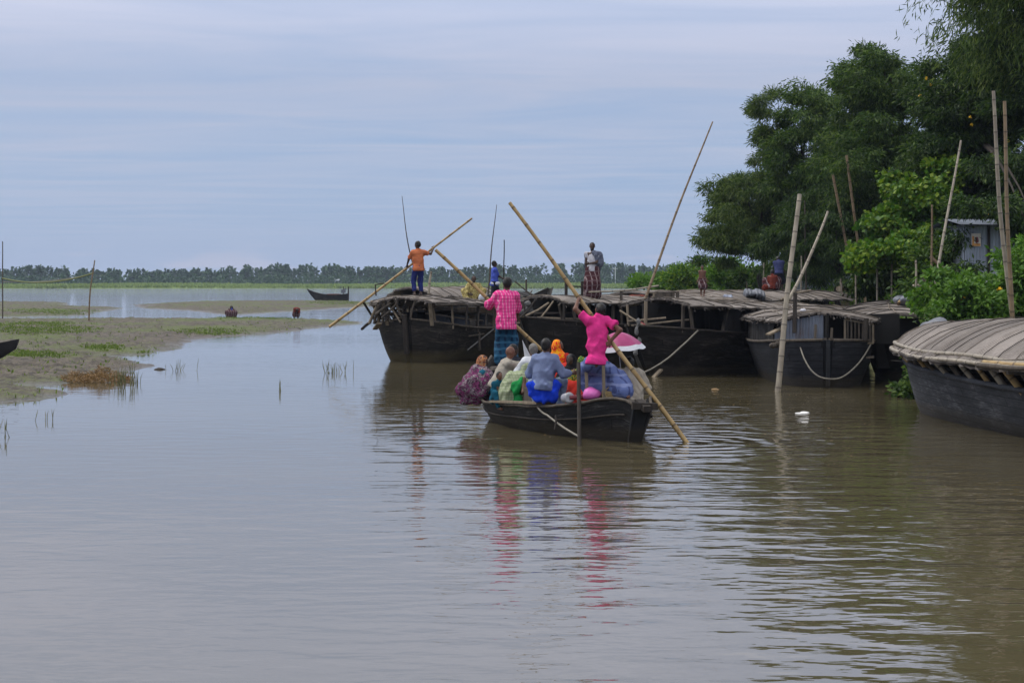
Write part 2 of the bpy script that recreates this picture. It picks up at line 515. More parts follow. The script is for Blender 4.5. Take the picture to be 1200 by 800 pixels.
def hand_sdf(mb, wrist, elbow, f, n, side, sc_, curl, mat=0):
    """palm, four unequal jointed fingers and a thumb. f: along the hand, n: palm side, side: +1 thumb on +a"""
    f = unit(f); n = unit(n - f * (n @ f)); a = np.cross(f, n)
    k = sc_
    S = SDF(.012)
    S.cone(wrist - unit(wrist - elbow) * .05, wrist, .026 * k, .022 * k)
    for i, off in enumerate((-.030, -.010, .010, .030)):
        base = wrist + f * .012 + a * off * .45 * k
        kn = wrist + f * (.083 - abs(i - 1.4) * .004) * k + a * off * k
        S.cone(base, kn, .015 * k, .0125 * k)
    L = {0: (.034, .022, .018), 1: (.040, .026, .02), 2: (.043, .028, .02), 3: (.038, .024, .019)}
    for i, off in enumerate((-.030, -.010, .010, .030)):
        j = i if side > 0 else 3 - i
        p = wrist + f * (.083 - abs(i - 1.4) * .004) * k + a * off * k
        ang = 0.
        for q, l in enumerate(L[j]):
            ang += curl * (.9 if q == 0 else 1.) + .06 * (j - 1)
            d = f * math.cos(ang) + n * math.sin(ang) + a * off * 1.2
            p2 = p + unit(d) * l * k
            S.cone(p, p2, (.0095 - .001 * q) * k, (.0085 - .001 * q) * k, .006)
            p = p2
    b = wrist + f * .022 * k + a * side * .022 * k
    t1 = b + unit(f * .55 + a * side * .75 + n * .35) * .042 * k
    t2 = t1 + unit(f * .8 + a * side * .15 + n * (.25 + .5 * curl)) * .033 * k
    t3 = t2 + unit(f * .75 - a * side * .15 * curl + n * (.3 + .7 * curl)) * .026 * k
    S.cone(b, t1, .016 * k, .012 * k); S.cone(t1, t2, .011 * k, .010 * k, .006); S.cone(t2, t3, .010 * k, .008 * k, .006)
    v, q = S.mesh(.0062)
    mb.add(v, q, mat)


SEED = [0]


def person(label, loc, Ht, fw, pel, neck, hands, feet, wear, skin='skin', vox=.016, lat=None, head=None, hf=None,
           elbow=((0, 0, -1), (0, 0, -1)), knee=None, hair='hair', grips=(None, None), curl=(.5, .5), toes=None, fat=1.,
           group=None, cat='person', beard=False, bald=False):
    """All joints are world-axis offsets from loc. limb 0 hangs on -lat, limb 1 on +lat."""
    SEED[0] += 1
    root = thing('person', label, cat, loc, 0, group)
    s = Ht / 1.68
    fw = unit(fw)
    lat = unit(np.cross(fw, UP)) if lat is None else unit(lat)
    pel, neck = np.asarray(pel, float), np.asarray(neck, float)
    spine = unit(neck - pel)
    hd = neck + (spine * .55 + UP * .45) * .17 * s if head is None else np.asarray(head, float)
    hf = fw if hf is None else unit(hf)
    chest = pel + (neck - pel) * .68
    front = unit(np.cross(lat, spine))
    if front @ fw < 0: front = -front
    sh = [neck - spine * .055 * s - lat * .162 * s * fat, neck - spine * .055 * s + lat * .162 * s * fat]
    hip = [pel - lat * .085 * s - spine * .02, pel + lat * .085 * s - spine * .02]
    ua, fa, th, sk = .29 * s, .25 * s, .42 * s, .41 * s
    left = np.cross(UP, fw)
    B = SDF(.035 * s)
    Rb = np.stack([lat, front, np.cross(lat, front)])
    B.ell(pel + spine * .03, V(.155, .11, .13) * s * fat, Rb)
    B.ell(pel + (neck - pel) * .36, V(.135, .10, .14) * s * fat, Rb, .06)
    B.ell(chest, V(.165, .108, .17) * s * fat, Rb, .06)
    B.cone(sh[0], sh[1], .058 * s, .058 * s, .05)
    B.cone(neck - spine * .03, hd - UP * .04 * s, .056 * s, .05 * s, .03)
    # head with face
    hx, hfv, hu = frame(hf, unit(hd - neck) * .5 + UP * .5)
    Rh = np.stack([hx, hfv, hu])
    B.ell(hd + hu * .02 * s, V(.073, .092, .098) * s, Rh, .02)
    B.ell(hd - hu * .055 * s + hfv * .025 * s, V(.052, .058, .055) * s, Rh, .03)
    B.cone(hd + hfv * .09 * s + hu * .018 * s, hd + hfv * .106 * s - hu * .022 * s, .010 * s, .015 * s, .012)
    B.ell(hd + hfv * .082 * s - hu * .052 * s, V(.022, .012, .007) * s, Rh, .01)
    for sg in (-1, 1):
        B.ell(hd + hx * sg * .077 * s - hfv * .005 * s, V(.010, .022, .032) * s, Rh, .008)
    arms, legs = [], []
    for i in (0, 1):
        sd = -1 if i == 0 else 1
        el, wr = ik(sh[i], hands[i], ua, fa, elbow[i])
        arms.append((sh[i], el, wr))
        B.cone(sh[i], el, .050 * s, .040 * s, .03); B.cone(el, wr, .040 * s, .026 * s, .02)
        kh = (fw + lat * sd * .15) if knee is None else knee[i]
        kn, an = ik(hip[i], feet[i], th, sk, kh)
        legs.append((hip[i], kn, an))
        B.cone(hip[i], kn, .082 * s * fat, .055 * s, .04); B.cone(kn, kn + (an - kn) * .35, .052 * s, .052 * s, .02)
        B.cone(kn + (an - kn) * .35, an, .052 * s, .034 * s, .02)
        td = fw if toes is None else unit(toes[i])
        heel = an - UP * .045 * s - td * .04 * s
        B.cone(heel, an - UP * .05 * s + td * .10 * s, .032 * s, .032 * s, .02)
        B.cone(an - UP * .05 * s + td * .10 * s, an - UP * .06 * s + td * .165 * s, .034 * s, .022 * s, .02)
        B.cone(an, heel, .036 * s, .03 * s, .02)
    mb = MB()
    v, q = B.mesh(vox)
    mb.add(v, q, 0)
    for sg in (-1, 1):        # eyes
        E = SDF(.005).ell(hd + hx * sg * .032 * s + hfv * .082 * s + hu * .014 * s, V(.013, .010, .008) * s, Rh)
        v, q = E.mesh(.004); mb.add(v, q, 1)
    for i in (0, 1):
        sh_, el, wr = arms[i]
        fdir = unit(wr - el)
        if grips[i] is not None:
            pd = unit(grips[i])
            fdir = unit(fdir - pd * (fdir @ pd) * .8)
            nn = np.cross(pd, fdir)
            nn = nn if nn @ (fw - lat * (-1 if i == 0 else 1) * .6) > 0 else -nn
        else:
            nn = unit(-lat * (-1 if i == 0 else 1) + fw * .2)
        lf = (-lat if i == 0 else lat) @ left > 0
        # thumb: left hand, palm n, fingers f -> thumb on n x f ; right hand on f x n
        side = -1 if lf else 1
        hand_sdf(mb, wr, el, fdir, nn, side, s * 1.0, curl[i])
    body = mb.build('body', [MAT[skin], MAT['eye']], root)
    # hair
    if hair and not bald:
        S = SDF(.02)
        S.ell(hd + hu * .045 * s - hfv * .018 * s, V(.082, .094, .088) * s, Rh)
        S.ell(hd + hu * .0 * s - hfv * .045 * s, V(.076, .065, .085) * s, Rh, .03)
        v, q = S.mesh(min(vox, .012), .006, SEED[0], 90); m2 = MB(); m2.add(v, q); m2.build('hair', MAT[hair], root)
    elif False:
        S = SDF(.02).ell(hd - hu * .01 * s - hfv * .04 * s, V(.080, .064, .06) * s, Rh)
        v, q = S.mesh(.01, .004, SEED[0], 90); m2 = MB(); m2.add(v, q); m2.build('hair', MAT[hair], root)
    if beard:
        S = SDF(.02).ell(hd - hu * .075 * s + hfv * .045 * s, V(.05, .048, .045) * s, Rh)
        v, q = S.mesh(.01, .005, SEED[0], 90); m2 = MB(); m2.add(v, q); m2.build('beard', MAT['hair' if beard is True else beard], root)
    # clothes
    def cuff(S, p, u, R):
        ax_ = neck - pel; t_ = np.clip((p - pel) @ ax_ / (ax_ @ ax_), -.3, 1)
        if np.linalg.norm(p - pel - ax_ * t_) > .285 * s: S.lc.append((p, unit(u), R))
    for w in wear:
        kd = w['k']; S = SDF(.04 * s); e = w.get('e', .02) * s
        if kd == 'shirt':
            S.ell(chest, V(.165, .108, .17) * s * fat + e, Rb)
            S.ell(pel + (neck - pel) * .36, V(.158, .115, .17) * s * fat + e, Rb, .08)
            S.cone(sh[0], sh[1], .058 * s + e, .058 * s + e, .05)
            hem = w.get('hem', .12) * s
            S.ell(pel + spine * .02, V(.162, .130, .13) * s * fat + e, Rb, .06)
            S.ell(pel - spine * hem * .7, V(.168, .140, .13) * s * fat + e, Rb, .06)
            sl = w.get('sl', .6)
            S.cone(neck - spine * .03 * s, neck + spine * .012 * s, .062 * s + e * .6, .060 * s + e * .5, .02)
            for (a, b, c) in arms:
                if sl <= 1: S.cone(a, a + (b - a) * sl, .056 * s + e, .056 * s + e, .03); cuff(S, a + (b - a) * sl, b - a, .095 * s)
                else:
                    S.cone(a, b, .056 * s + e, .046 * s + e, .03)
                    S.cone(b, b + (c - b) * (sl - 1), .046 * s + e, .036 * s + e, .03); cuff(S, b + (c - b) * (sl - 1), c - b, .08 * s)
            S.cut(pel - spine * hem, -spine)
        elif kd == 'lungi':
            to = w.get('to', .85); fl = w.get('fl', .05)
            for tt in np.linspace(0, 1, 15):
                L = []
                for (h_, k_, a_) in legs:
                    u = tt * to * 2
                    L.append(h_ + (k_ - h_) * min(u, 1) + ((a_ - k_) * (u - 1) if u > 1 else 0))
                S.cone(L[0], L[1], .07 * s + e + fl * tt * s, .07 * s + e + fl * tt * s, .06)
            S.ell(pel + spine * .04, V(.142, .098, .08) * s * fat + e, Rb, .06)
            for (h_, k_, a_) in legs:
                S.cone(h_, k_, .078 * s + e, .072 * s + e, .05)
                if to > .5: S.cone(k_, k_ + (a_ - k_) * (to * 2 - 1), .075 * s + e, .062 * s + e, .08)
        elif kd == 'trousers':
            to = w.get('to', .95)
            S.ell(pel + spine * .02, V(.160, .115, .12) * s * fat + e, Rb)
            for (h_, k_, a_) in legs:
                S.cone(h_, k_, .086 * s + e, .064 * s + e, .05)
                if to > .5: S.cone(k_, k_ + (a_ - k_) * (to * 2 - 1), .064 * s + e, .052 * s + e, .03)
        elif kd == 'scarf':
            S.ell(hd + hu * .03 * s - hfv * .026 * s, V(.098, .108, .11) * s, Rh)
            S.cone(hd - hfv * .045 * s - hu * .02 * s, neck - spine * .06 * s - front * .03, .095 * s, .13 * s, .06)
            S.cone(neck - spine * .09 * s - lat * .1 * s, neck - spine * .09 * s + lat * .1 * s, .10 * s, .10 * s, .06)
            if w.get('long'):
                S.cone(neck - spine * .08 * s, pel + (neck - pel) * .35 - front * .02, .16 * s, .18 * s, .08)
        elif kd == 'shawl':
            for q_ in w['pts']:
                S.cone(q_[0], q_[1], q_[2], q_[3], .08)
        for c in w.get('cuts', ()): S.cut(*c)
        v, q = S.mesh(w.get('vox', max(vox, .012)), w.get('fold', .014), SEED[0] * 7 + len(kd), w.get('ff', 24.), dict(lungi=.25, trousers=.3, shirt=.75).get(kd, .5))
        m2 = MB(); m2.add(v, q)
        m2.build(w.get('n', kd), MAT[w['m']], root)
    root['arms'] = ''
    del root['arms']
    return root, arms, legs
# ------------------------------------------------------------------ camera, light, sky, haze
cam = bpy.data.cameras.new('camera')
co_ = bpy.data.objects.new('camera', cam); COL.objects.link(co_); sc.camera = co_
co_.location = (0, 0, H); co_.rotation_euler = (math.radians(90), 0, 0)
cam.sensor_width = 36; cam.lens = 36 * F / 1200; cam.shift_y = -(400 - HY) / 1200
cam.clip_start = .1; cam.clip_end = 9000

SUN_EL, SUN_AZ = 52, 292            # degrees; azimuth clockwise from +Y
sd = bpy.data.lights.new('sun', 'SUN'); sd.energy = 1.5; sd.angle = math.radians(14); sd.color = (1, .95, .88)
so = bpy.data.objects.new('sun', sd); COL.objects.link(so)
so.rotation_euler = (math.radians(90 - SUN_EL), 0, math.radians(180 - SUN_AZ))
so.location = (0, 0, 60)

w = bpy.data.worlds.new('World'); sc.world = w; w.use_nodes = True
nt = w.node_tree; nd = nt.nodes; lk = nt.links; bg = nd['Background']
sky = nd.new('ShaderNodeTexSky'); sky.sky_type = 'NISHITA'; sky.sun_disc = False
sky.sun_elevation = math.radians(SUN_EL); sky.sun_rotation = math.radians(SUN_AZ)
sky.dust_density = 1.2; sky.ozone_density = 2.0; sky.air_density = 1.0


def wn(t, ins=None, **pr):
    x = nd.new(t)
    for k, v in pr.items(): setattr(x, k, v)
    for k, v in (ins or {}).items():
        if isinstance(v, bpy.types.NodeSocket): lk.new(v, x.inputs[k])
        else: x.inputs[k].default_value = v
    return x


tc = wn('ShaderNodeTexCoord').outputs['Generated']
sx = wn('ShaderNodeSeparateXYZ', {0: tc}).outputs
zc = wn('ShaderNodeMath', {0: sx[2], 1: .012}, operation='MAXIMUM').outputs[0]
px_ = wn('ShaderNodeMath', {0: sx[0], 1: zc}, operation='DIVIDE').outputs[0]
py_ = wn('ShaderNodeMath', {0: sx[1], 1: zc}, operation='DIVIDE').outputs[0]
pv = wn('ShaderNodeCombineXYZ', {0: px_, 1: py_}).outputs[0]
mp = wn('ShaderNodeMapping', {0: pv, 'Scale': (.55, .9, 1), 'Rotation': (0, 0, .25)}).outputs[0]
n1 = wn('ShaderNodeTexNoise', {'Vector': mp, 'Scale': .8, 'Detail': 6., 'Roughness': .55, 'Distortion': .6}).outputs[0]
n2 = wn('ShaderNodeTexNoise', {'Vector': mp, 'Scale': .22, 'Detail': 3., 'Roughness': .5}).outputs[0]
cr = wn('ShaderNodeMath', {0: n1, 1: .55}, operation='MULTIPLY').outputs[0]
cr = wn('ShaderNodeMath', {0: n2, 1: .45, 2: cr}, operation='MULTIPLY_ADD').outputs[0]
tex = wn('ShaderNodeMapRange', {0: cr, 1: .38, 2: .60, 3: -.33, 4: .28}).outputs[0]
tex = wn('ShaderNodeMath', {0: tex, 1: wn('ShaderNodeMapRange', {0: sx[2], 1: .008, 2: .07, 3: 0., 4: 1.}).outputs[0]}, operation='MULTIPLY').outputs[0]
el = wn('ShaderNodeMapRange', {0: sx[2], 1: .015, 2: .17, 3: .22, 4: .78}, interpolation_type='SMOOTHSTEP').outputs[0]
# low cumulus heads just over the trees
m2 = wn('ShaderNodeMapping', {0: tc, 'Scale': (9, 9, 55)}).outputs[0]
n3 = wn('ShaderNodeTexNoise', {'Vector': m2, 'Scale': 1.6, 'Detail': 5., 'Roughness': .55}).outputs[0]
lowm = wn('ShaderNodeMapRange', {0: sx[2], 1: .010, 2: .024, 3: 1., 4: 0.}).outputs[0]
cum = wn('ShaderNodeMapRange', {0: n3, 1: .52, 2: .62, 3: 0., 4: .45}).outputs[0]
cum = wn('ShaderNodeMath', {0: cum, 1: lowm}, operation='MULTIPLY').outputs[0]
fac = wn('ShaderNodeMath', {0: el, 1: tex}, operation='ADD', use_clamp=True).outputs[0]
CLOUD = (3.75, 4.0, 5.0, 1)
hi = wn('ShaderNodeMapRange', {0: sx[2], 1: .115, 2: .36, 3: 1., 4: 2.3}).outputs[0]
warm = wn('ShaderNodeMapRange', {0: sx[2], 1: .30, 2: .7, 3: 0., 4: 1.}).outputs[0]
ccol = wn('ShaderNodeMix', {0: warm, 6: CLOUD, 7: (4.9, 4.75, 4.6, 1)}, data_type='RGBA').outputs[2]
cc = wn('ShaderNodeVectorMath', {0: ccol, 'Scale': hi}, operation='SCALE').outputs[0]
lowblue = wn('ShaderNodeMix', {0: .85, 6: sky.outputs[0], 7: (2.1, 3.02, 4.8, 1)}, data_type='RGBA').outputs[2]
mx = wn('ShaderNodeMix', {0: fac, 6: lowblue, 7: cc}, data_type='RGBA').outputs[2]
mx = wn('ShaderNodeMix', {0: cum, 6: mx, 7: (4.1, 4.0, 4.8, 1)}, data_type='RGBA').outputs[2]
lk.new(mx, bg.inputs[0]); bg.inputs[1].default_value = .1

sc.view_settings.view_transform = 'Standard'; sc.view_settings.look = 'None'
sc.view_settings.exposure = 0.47; sc.view_settings.gamma = 1.0
sc.render.engine = 'CYCLES'
cy = sc.cycles
cy.use_denoising = True; cy.denoiser = 'OPENIMAGEDENOISE'
cy.max_bounces = 6; cy.diffuse_bounces = 3; cy.glossy_bounces = 3; cy.transmission_bounces = 2; cy.volume_bounces = 0; cy.transparent_max_bounces = 4
cy.use_adaptive_sampling = True; cy.adaptive_threshold = .015
cy.caustics_reflective = False; cy.caustics_refractive = False
cy.sample_clamp_indirect = 4

b = MB(); b.box((0, 2000, 9), (5200, 4300, 23)); hz = None
t = NT('haze_air')
t.t.nodes.remove(t.b)
pvn = t.t.nodes.new('ShaderNodeVolumePrincipled')
pvn.inputs['Color'].default_value = (.68, .79, 1, 1); pvn.inputs['Density'].default_value = .00017; pvn.inputs['Anisotropy'].default_value = 0
t.t.links.new(pvn.outputs[0], t.out.inputs['Volume'])
hz = b.build('haze', t.m, kind='stuff')

# ------------------------------------------------------------------ ground heights
_w = [(unit(rng.normal(0, 1, 2)), 2 ** i, rng.uniform(0, 6.28)) for i in range(6) for _ in range(3)]


def fbm(x, y, f=1., rough=.55):
    o = 0.; amp = 1.
    for j, (d, k, p) in enumerate(_w):
        o = o + rough ** (j // 3) * np.sin((x * d[0] + y * d[1]) * f * k + p + 1.3 * np.sin((x * d[1] - y * d[0]) * f * k * .6 + p * 2))
    return o / 3.2


def poly_sd(x, y, P):
    """signed distance, positive inside"""
    P = np.asarray(P, float); n = len(P)
    d = np.full(x.shape, 1e9); ins = np.zeros(x.shape, bool)
    for i in range(n):
        a, c = P[i], P[(i + 1) % n]
        e = c - a; wx, wy = x - a[0], y - a[1]
        t = np.clip((wx * e[0] + wy * e[1]) / (e @ e + 1e-12), 0, 1)
        d = np.minimum(d, np.hypot(wx - e[0] * t, wy - e[1] * t))
        if a[1] != c[1]:
            m = (a[1] > y) != (c[1] > y)
            ins ^= m & (x < (c[0] - a[0]) * (y - a[1]) / (c[1] - a[1]) + a[0])
    return np.where(ins, d, -d)


SHORE = [(16, -40), (14.5, 20), (13.2, 30), (11.8, 35.8), (9.9, 37.4), (9.1, 38.6), (9.7, 41), (11.2, 43.5), (12.4, 47), (12.9, 54), (12.2, 60), (11.8, 66), (8.6, 74),
         (7.8, 84), (8.4, 100), (11, 130), (30, 240), (120, 420), (400, 560), (2500, 600), (2500, -40)]


def bank_h(x, y):
    d = poly_sd(x, y, SHORE) + .5 * fbm(x, y, .5)
    up = np.clip(d / 4.2, 0, 1)
    h = np.where(d > 0, 2.25 * up ** .7, np.maximum(d * .45, -1.6))
    far = (y - 652 + 6 * fbm(x, y, .02))
    hf_ = np.where(far > 0, np.minimum(far * .1, .7), np.maximum(far * .1, -1.6))
    return np.maximum(h, hf_) + np.where((d > 1), .10 * fbm(x, y, 1.1), 0)


xs = np.unique(np.concatenate([np.linspace(-2500, -420, 8), np.linspace(-400, 400, 41), np.linspace(5, 32, 68), np.linspace(450, 2500, 8)]))
ys = np.unique(np.concatenate([np.linspace(-60, 10, 8), np.linspace(12, 110, 150), np.linspace(115, 640, 46), np.linspace(645, 700, 16), np.linspace(720, 4000, 12)]))
X, Y_ = np.meshgrid(xs, ys, indexing='ij')
Z = bank_h(X, Y_)
b = MB(); b.grid(np.stack([X, Y_, Z], -1), flip=False)
t = NT('ground_earth')
co = t.coord('Object')
yy = t.n('ShaderNodeSeparateXYZ', {0: co}).node.outputs[1]
n1 = t.noise(co, .5, 5, .6); n2 = t.noise(co, 6, 4, .6)
earth = t.ramp(n1, [(.3, (.10, .075, .045)), (.6, (.20, .155, .10))])
grs = t.ramp(n2, [(.3, (.03, .06, .015)), (.7, (.07, .10, .03))])
near = t.mix(t.ramp(n1, [(.42, 0.), (.55, 1.)]), earth, grs)
field = t.ramp(n2, [(.3, (.12, .18, .055)), (.7, (.18, .24, .08))])
t.set(Base_Color=t.mix(t.math('GREATER_THAN', yy, 600.), near, field), Roughness=.95, Specular_IOR_Level=.1)
t.bump(n2, .5, .05)
b.build('ground', t.m, kind='structure')

# ------------------------------------------------------------------ water
xs = np.array([-2500, -200, -30, 0, 30, 200, 2500.]); ys = np.array([-60, 0, 20, 60, 200, 700.])
X, Y_ = np.meshgrid(xs, ys, indexing='ij')
b = MB(); b.grid(np.stack([X, Y_, 0 * X], -1), smooth=False)
t = NT('river_water')
co = t.coord('Object')
se = t.n('ShaderNodeSeparateXYZ', {0: co}).node.outputs
big = t.noise(t.coord('Object', (.05, .09, 1)), 1, 3, .5)
# livelier water on the boats' side, near-calm water on the mudflat's
side = t.n('ShaderNodeMapRange', {0: t.math('SUBTRACT', se[0], t.math('MULTIPLY', se[1], .02)), 1: -4., 2: 2.5, 3: .28, 4: 1.0})
side = t.math('ADD', side, t.n('ShaderNodeMapRange', {0: se[1], 1: 90., 2: 220., 3: 0., 4: 1.6}))
side = t.math('MULTIPLY', side, t.n('ShaderNodeMapRange', {0: big, 1: .35, 2: .65, 3: .55, 4: 1.35}))
wavevec = t.n('ShaderNodeMapping', {0: se[0].node.inputs[0].links[0].from_socket, 'Scale': (.85, 1.6, 1), 'Rotation': (0, 0, .16)})
w1 = t.noise(wavevec, 1.5, 2.0, .45, .25)
w2 = t.noise(t.n('ShaderNodeMapping', {0: se[0].node.inputs[0].links[0].from_socket, 'Scale': (1.7, 3.6, 1), 'Rotation': (0, 0, -.1)}), 1.6, 2., .5)
w3 = t.noise(t.n('ShaderNodeMapping', {0: se[0].node.inputs[0].links[0].from_socket, 'Scale': (.2, .5, 1), 'Rotation': (0, 0, .3)}), .9, 1.)
hgt = t.math('ADD', t.math('ADD', t.math('MULTIPLY', w1, .55), t.math('MULTIPLY', w2, .15)), t.math('MULTIPLY', w3, .5))
hgt = t.math('MULTIPLY', hgt, side)
objc = se[0].node.inputs[0].links[0].from_socket
for (cx, cy_, k, a_, dc) in ((2.85, 27.6, 13., .22, 1.2), (2.2, 27.2, 8., .13, 2.0), (.2, 27.9, 6., .07, 2.6)):      # rings spreading from the pole and the stern
    dist = t.n('ShaderNodeVectorMath', {0: objc, 1: (cx, cy_, 0)}, out=1, operation='DISTANCE')
    ring = t.math('MULTIPLY', t.math('SINE', t.math('ADD', t.math('MULTIPLY', dist, k), t.math('MULTIPLY', w1, 4.))), t.n('ShaderNodeMapRange', {0: dist, 1: .1, 2: dc * 2.2, 3: a_, 4: 0.}))
    hgt = t.math('ADD', hgt, ring)
mud = t.ramp(t.noise(t.coord('Object', (.08, .2, 1)), 1., 4, .6), [(.3, (.066, .056, .030)), (.7, (.092, .078, .046))])
t.set(Base_Color=mud, Roughness=.035, IOR=1.7, Specular_IOR_Level=.5)
t.put(t.b.inputs['Normal'], t.n('ShaderNodeBump', {'Height': hgt, 'Strength': 1.0, 'Distance': .052}))
b.build('water', t.m, kind='structure')

# ------------------------------------------------------------------ mudflats
def gp(pts): return [tuple(gnd(x, y)[:2]) for x, y in pts]
FLATS = [gp([(-420, 355.5), (0, 354), (60, 353.5), (84, 354.5), (86, 358), (130, 359), (150, 361), (118, 366), (112, 369.5), (60, 370.5), (0, 371.5), (-420, 373)]),
         gp([(150, 357), (215, 353.6), (330, 352.5), (420, 352.8), (452, 355), (440, 359.5), (390, 361.5), (345, 364.5), (270, 368.5), (238, 365), (200, 363), (160, 361)]),
         gp([(-420, 377), (0, 374.5), (120, 373.5), (250, 374), (340, 374.5), (425, 376.8), (437, 378.5), (400, 381.5), (372, 384), (335, 389), (262, 393.5), (226, 398), (217, 405), (203, 410),
             (172, 415.5), (136, 417.5), (160, 423), (186, 428.5), (158, 433), (155, 439), (128, 445), (84, 449), (60, 452), (0, 450.5), (-420, 447)]),
         gp([(-420, 453), (0, 454.5), (40, 454.8), (70, 457.5), (84, 461), (58, 467), (0, 470), (-420, 480)])]


def flat_h(x, y):
    sc_ = np.clip(y / 60, .6, 4)
    d = np.max([poly_sd(x, y, P) for P in FLATS], 0) + .45 * sc_ * fbm(x / sc_, y / sc_, .7) * .8
    h = np.where(d > 0, .20 * (1 - np.exp(-d / (1.6 * sc_))), np.maximum(d * .12, -.35))
    return h + np.where(d > -1, .055 * fbm(x, y, 2.2, .8) * np.clip(d / 2 + .4, .15, 1), 0), d


b = MB()
rows = 330 + F * H / np.unique(np.concatenate([np.linspace(5200 / 152, 60, 120), np.geomspace(60, 260, 150)]))
cols = np.linspace(-420, 470, 330)
PX, PY = np.meshgrid(cols, rows, indexing='ij')
YY = F * H / (PY - HY); XX = (PX - 600) / F * YY
ZZ, DD = flat_h(XX, YY)
b.grid(np.stack([XX, YY, ZZ], -1), flip=True)
t = NT('mud')
co = t.coord('Object')
zz = t.n('ShaderNodeSeparateXYZ', {0: co}).node.outputs[2]
n1 = t.noise(co, .22, 5, .6); n2 = t.noise(co, 2.6, 6, .7); n3 = t.noise(co, .09, 4, .6)
c = t.ramp(n2, [(.34, (.036, .030, .022)), (.50, (.085, .071, .053)), (.66, (.155, .132, .10))])
c = t.mix(t.ramp(t.math('ADD', t.math('MULTIPLY', n3, .6), t.math('MULTIPLY', n2, .4)), [(.48, 0.), (.57, .85)]), c, (.085, .115, .022))
wet = t.ramp(zz, [(.0, 1.), (.09, 0.)])
c = t.mix(t.math('MULTIPLY', wet, .65), c, (.05, .042, .03))
t.set(Base_Color=c, Roughness=t.ramp(wet, [(0., .85), (1., .35)]), Specular_IOR_Level=.35)
t.bump(t.math('ADD', n2, t.math('MULTIPLY', t.noise(co, 9, 3), .5)), 1., .16)
b.build('mudflat', t.m, kind='structure')


# ------------------------------------------------------------------ leaves
def leaf_quads(P, D, L, W, bend=.12):
    """rhombic leaves at P pointing along D"""
    n = len(P)
    D = D / (np.linalg.norm(D, axis=1, keepdims=True) + 1e-9)
    r = rng.normal(0, 1, (n, 3))
    a = np.cross(D, r); a /= np.linalg.norm(a, axis=1, keepdims=True) + 1e-9
    nn = np.cross(a, D)
    L = np.broadcast_to(L, (n,))[:, None]; W = np.broadcast_to(W, (n,))[:, None]
    m = P + D * L * .45 + nn * L * bend * .5
    v = np.stack([P, m + a * W * .5, P + D * L, m - a * W * .5], 1).reshape(-1, 3)
    return v, np.arange(4 * n).reshape(n, 4)


def crown_pts(lobes, nclump, per, spread, rough=.25):
    """clump centres in a shell of each lobe, then leaf points scattered round every clump"""
    lobes = np.asarray(lobes, float)
    wt = (lobes[:, 3] * lobes[:, 5] + lobes[:, 3] * lobes[:, 4]); wt /= wt.sum()
    nb = max(nclump // 8, len(lobes) * 5)
    li = rng.choice(len(lobes), nb, p=wt)
    d = rng.normal(0, 1, (nb, 3)); d /= np.linalg.norm(d, axis=1, keepdims=True)
    rr = rng.uniform(.35, 1.0, nb) ** .5 * (1 + rough * np.sin(d[:, 0] * 5 + li) * np.sin(d[:, 2] * 6 + li * 2) + rng.normal(0, rough * .4, nb))
    BC = lobes[li, :3] + d * lobes[li, 3:6] * rr[:, None]
    rb = lobes[li, 3:6].mean(1) * rng.uniform(.26, .52, nb)
    bi = rng.integers(0, nb, nclump)
    e = rng.normal(0, 1, (nclump, 3)); e[:, 2] = np.abs(e[:, 2]) * .9 - .15; e += d[bi] * .8
    e /= np.linalg.norm(e, axis=1, keepdims=True)
    C_ = BC[bi] + e * rb[bi][:, None] * V(1, 1, .6) * rng.uniform(.7, 1.08, nclump)[:, None]
    out = np.repeat(e * .6 + d[bi] * .4, per, 0)
    off = np.clip(rng.normal(0, 1, (nclump * per, 3)), -1.7, 1.7) * spread * np.repeat(rng.uniform(.4, 1.0, nclump), per)[:, None] * V(1, 1, .6)
    return np.repeat(C_, per, 0) + off, out, off


def crown(name, mat, parent, lobes, nclump, per, spread, L, W, droop=.6, rough=.25, clip=None):
    P, out, off = crown_pts(lobes, nclump, per, spread, rough)
    D = out * .45 + off / (spread + 1e-6) * .35 + rng.normal(0, .45, P.shape) - UP * droop
    if clip is not None:
        k = clip(P); P, D = P[k], D[k]
    v, q = leaf_quads(P, D, L * rng.uniform(.6, 1.3, len(P)), W * rng.uniform(.7, 1.3, len(P)))
    m = MB(); m.add(v, q, 0, False)
    return m.build(name, mat, parent)


def limb_mb(base, lobes, r0, seed=0, n=9, lean=.4):
    r_ = np.random.default_rng(seed); m = MB()
    base = np.asarray(base, float)
    top = np.asarray(max(lobes, key=lambda l: l[2])[:3], float)
    T = np.linspace(0, 1, n)
    P = base + (top - base) * T[:, None] + np.cumsum(r_.normal(0, lean * .25, (n, 3)), 0) * np.sin(T * math.pi)[:, None] * V(1, 1, .2)
    m.tube(P, r0 * (1 - T * .8), 8)
    for l in lobes:
        c = np.asarray(l[:3], float)
        i = int(np.clip(n * (.35 + .4 * r_.random()), 1, n - 2))
        for q in range(2):
            e = c + r_.normal(0, .5, 3) * np.asarray(l[3:6]) * .6
            mid = (P[i] + e) / 2 + V(0, 0, .25 * np.linalg.norm(e - P[i]) * .4)
            tt = np.linspace(0, 1, 6)[:, None]
            B_ = (1 - tt) ** 2 * P[i] + 2 * tt * (1 - tt) * mid + tt ** 2 * e
            m.tube(B_, np.linspace(r0 * .45, r0 * .08, 6), 6)
    return m


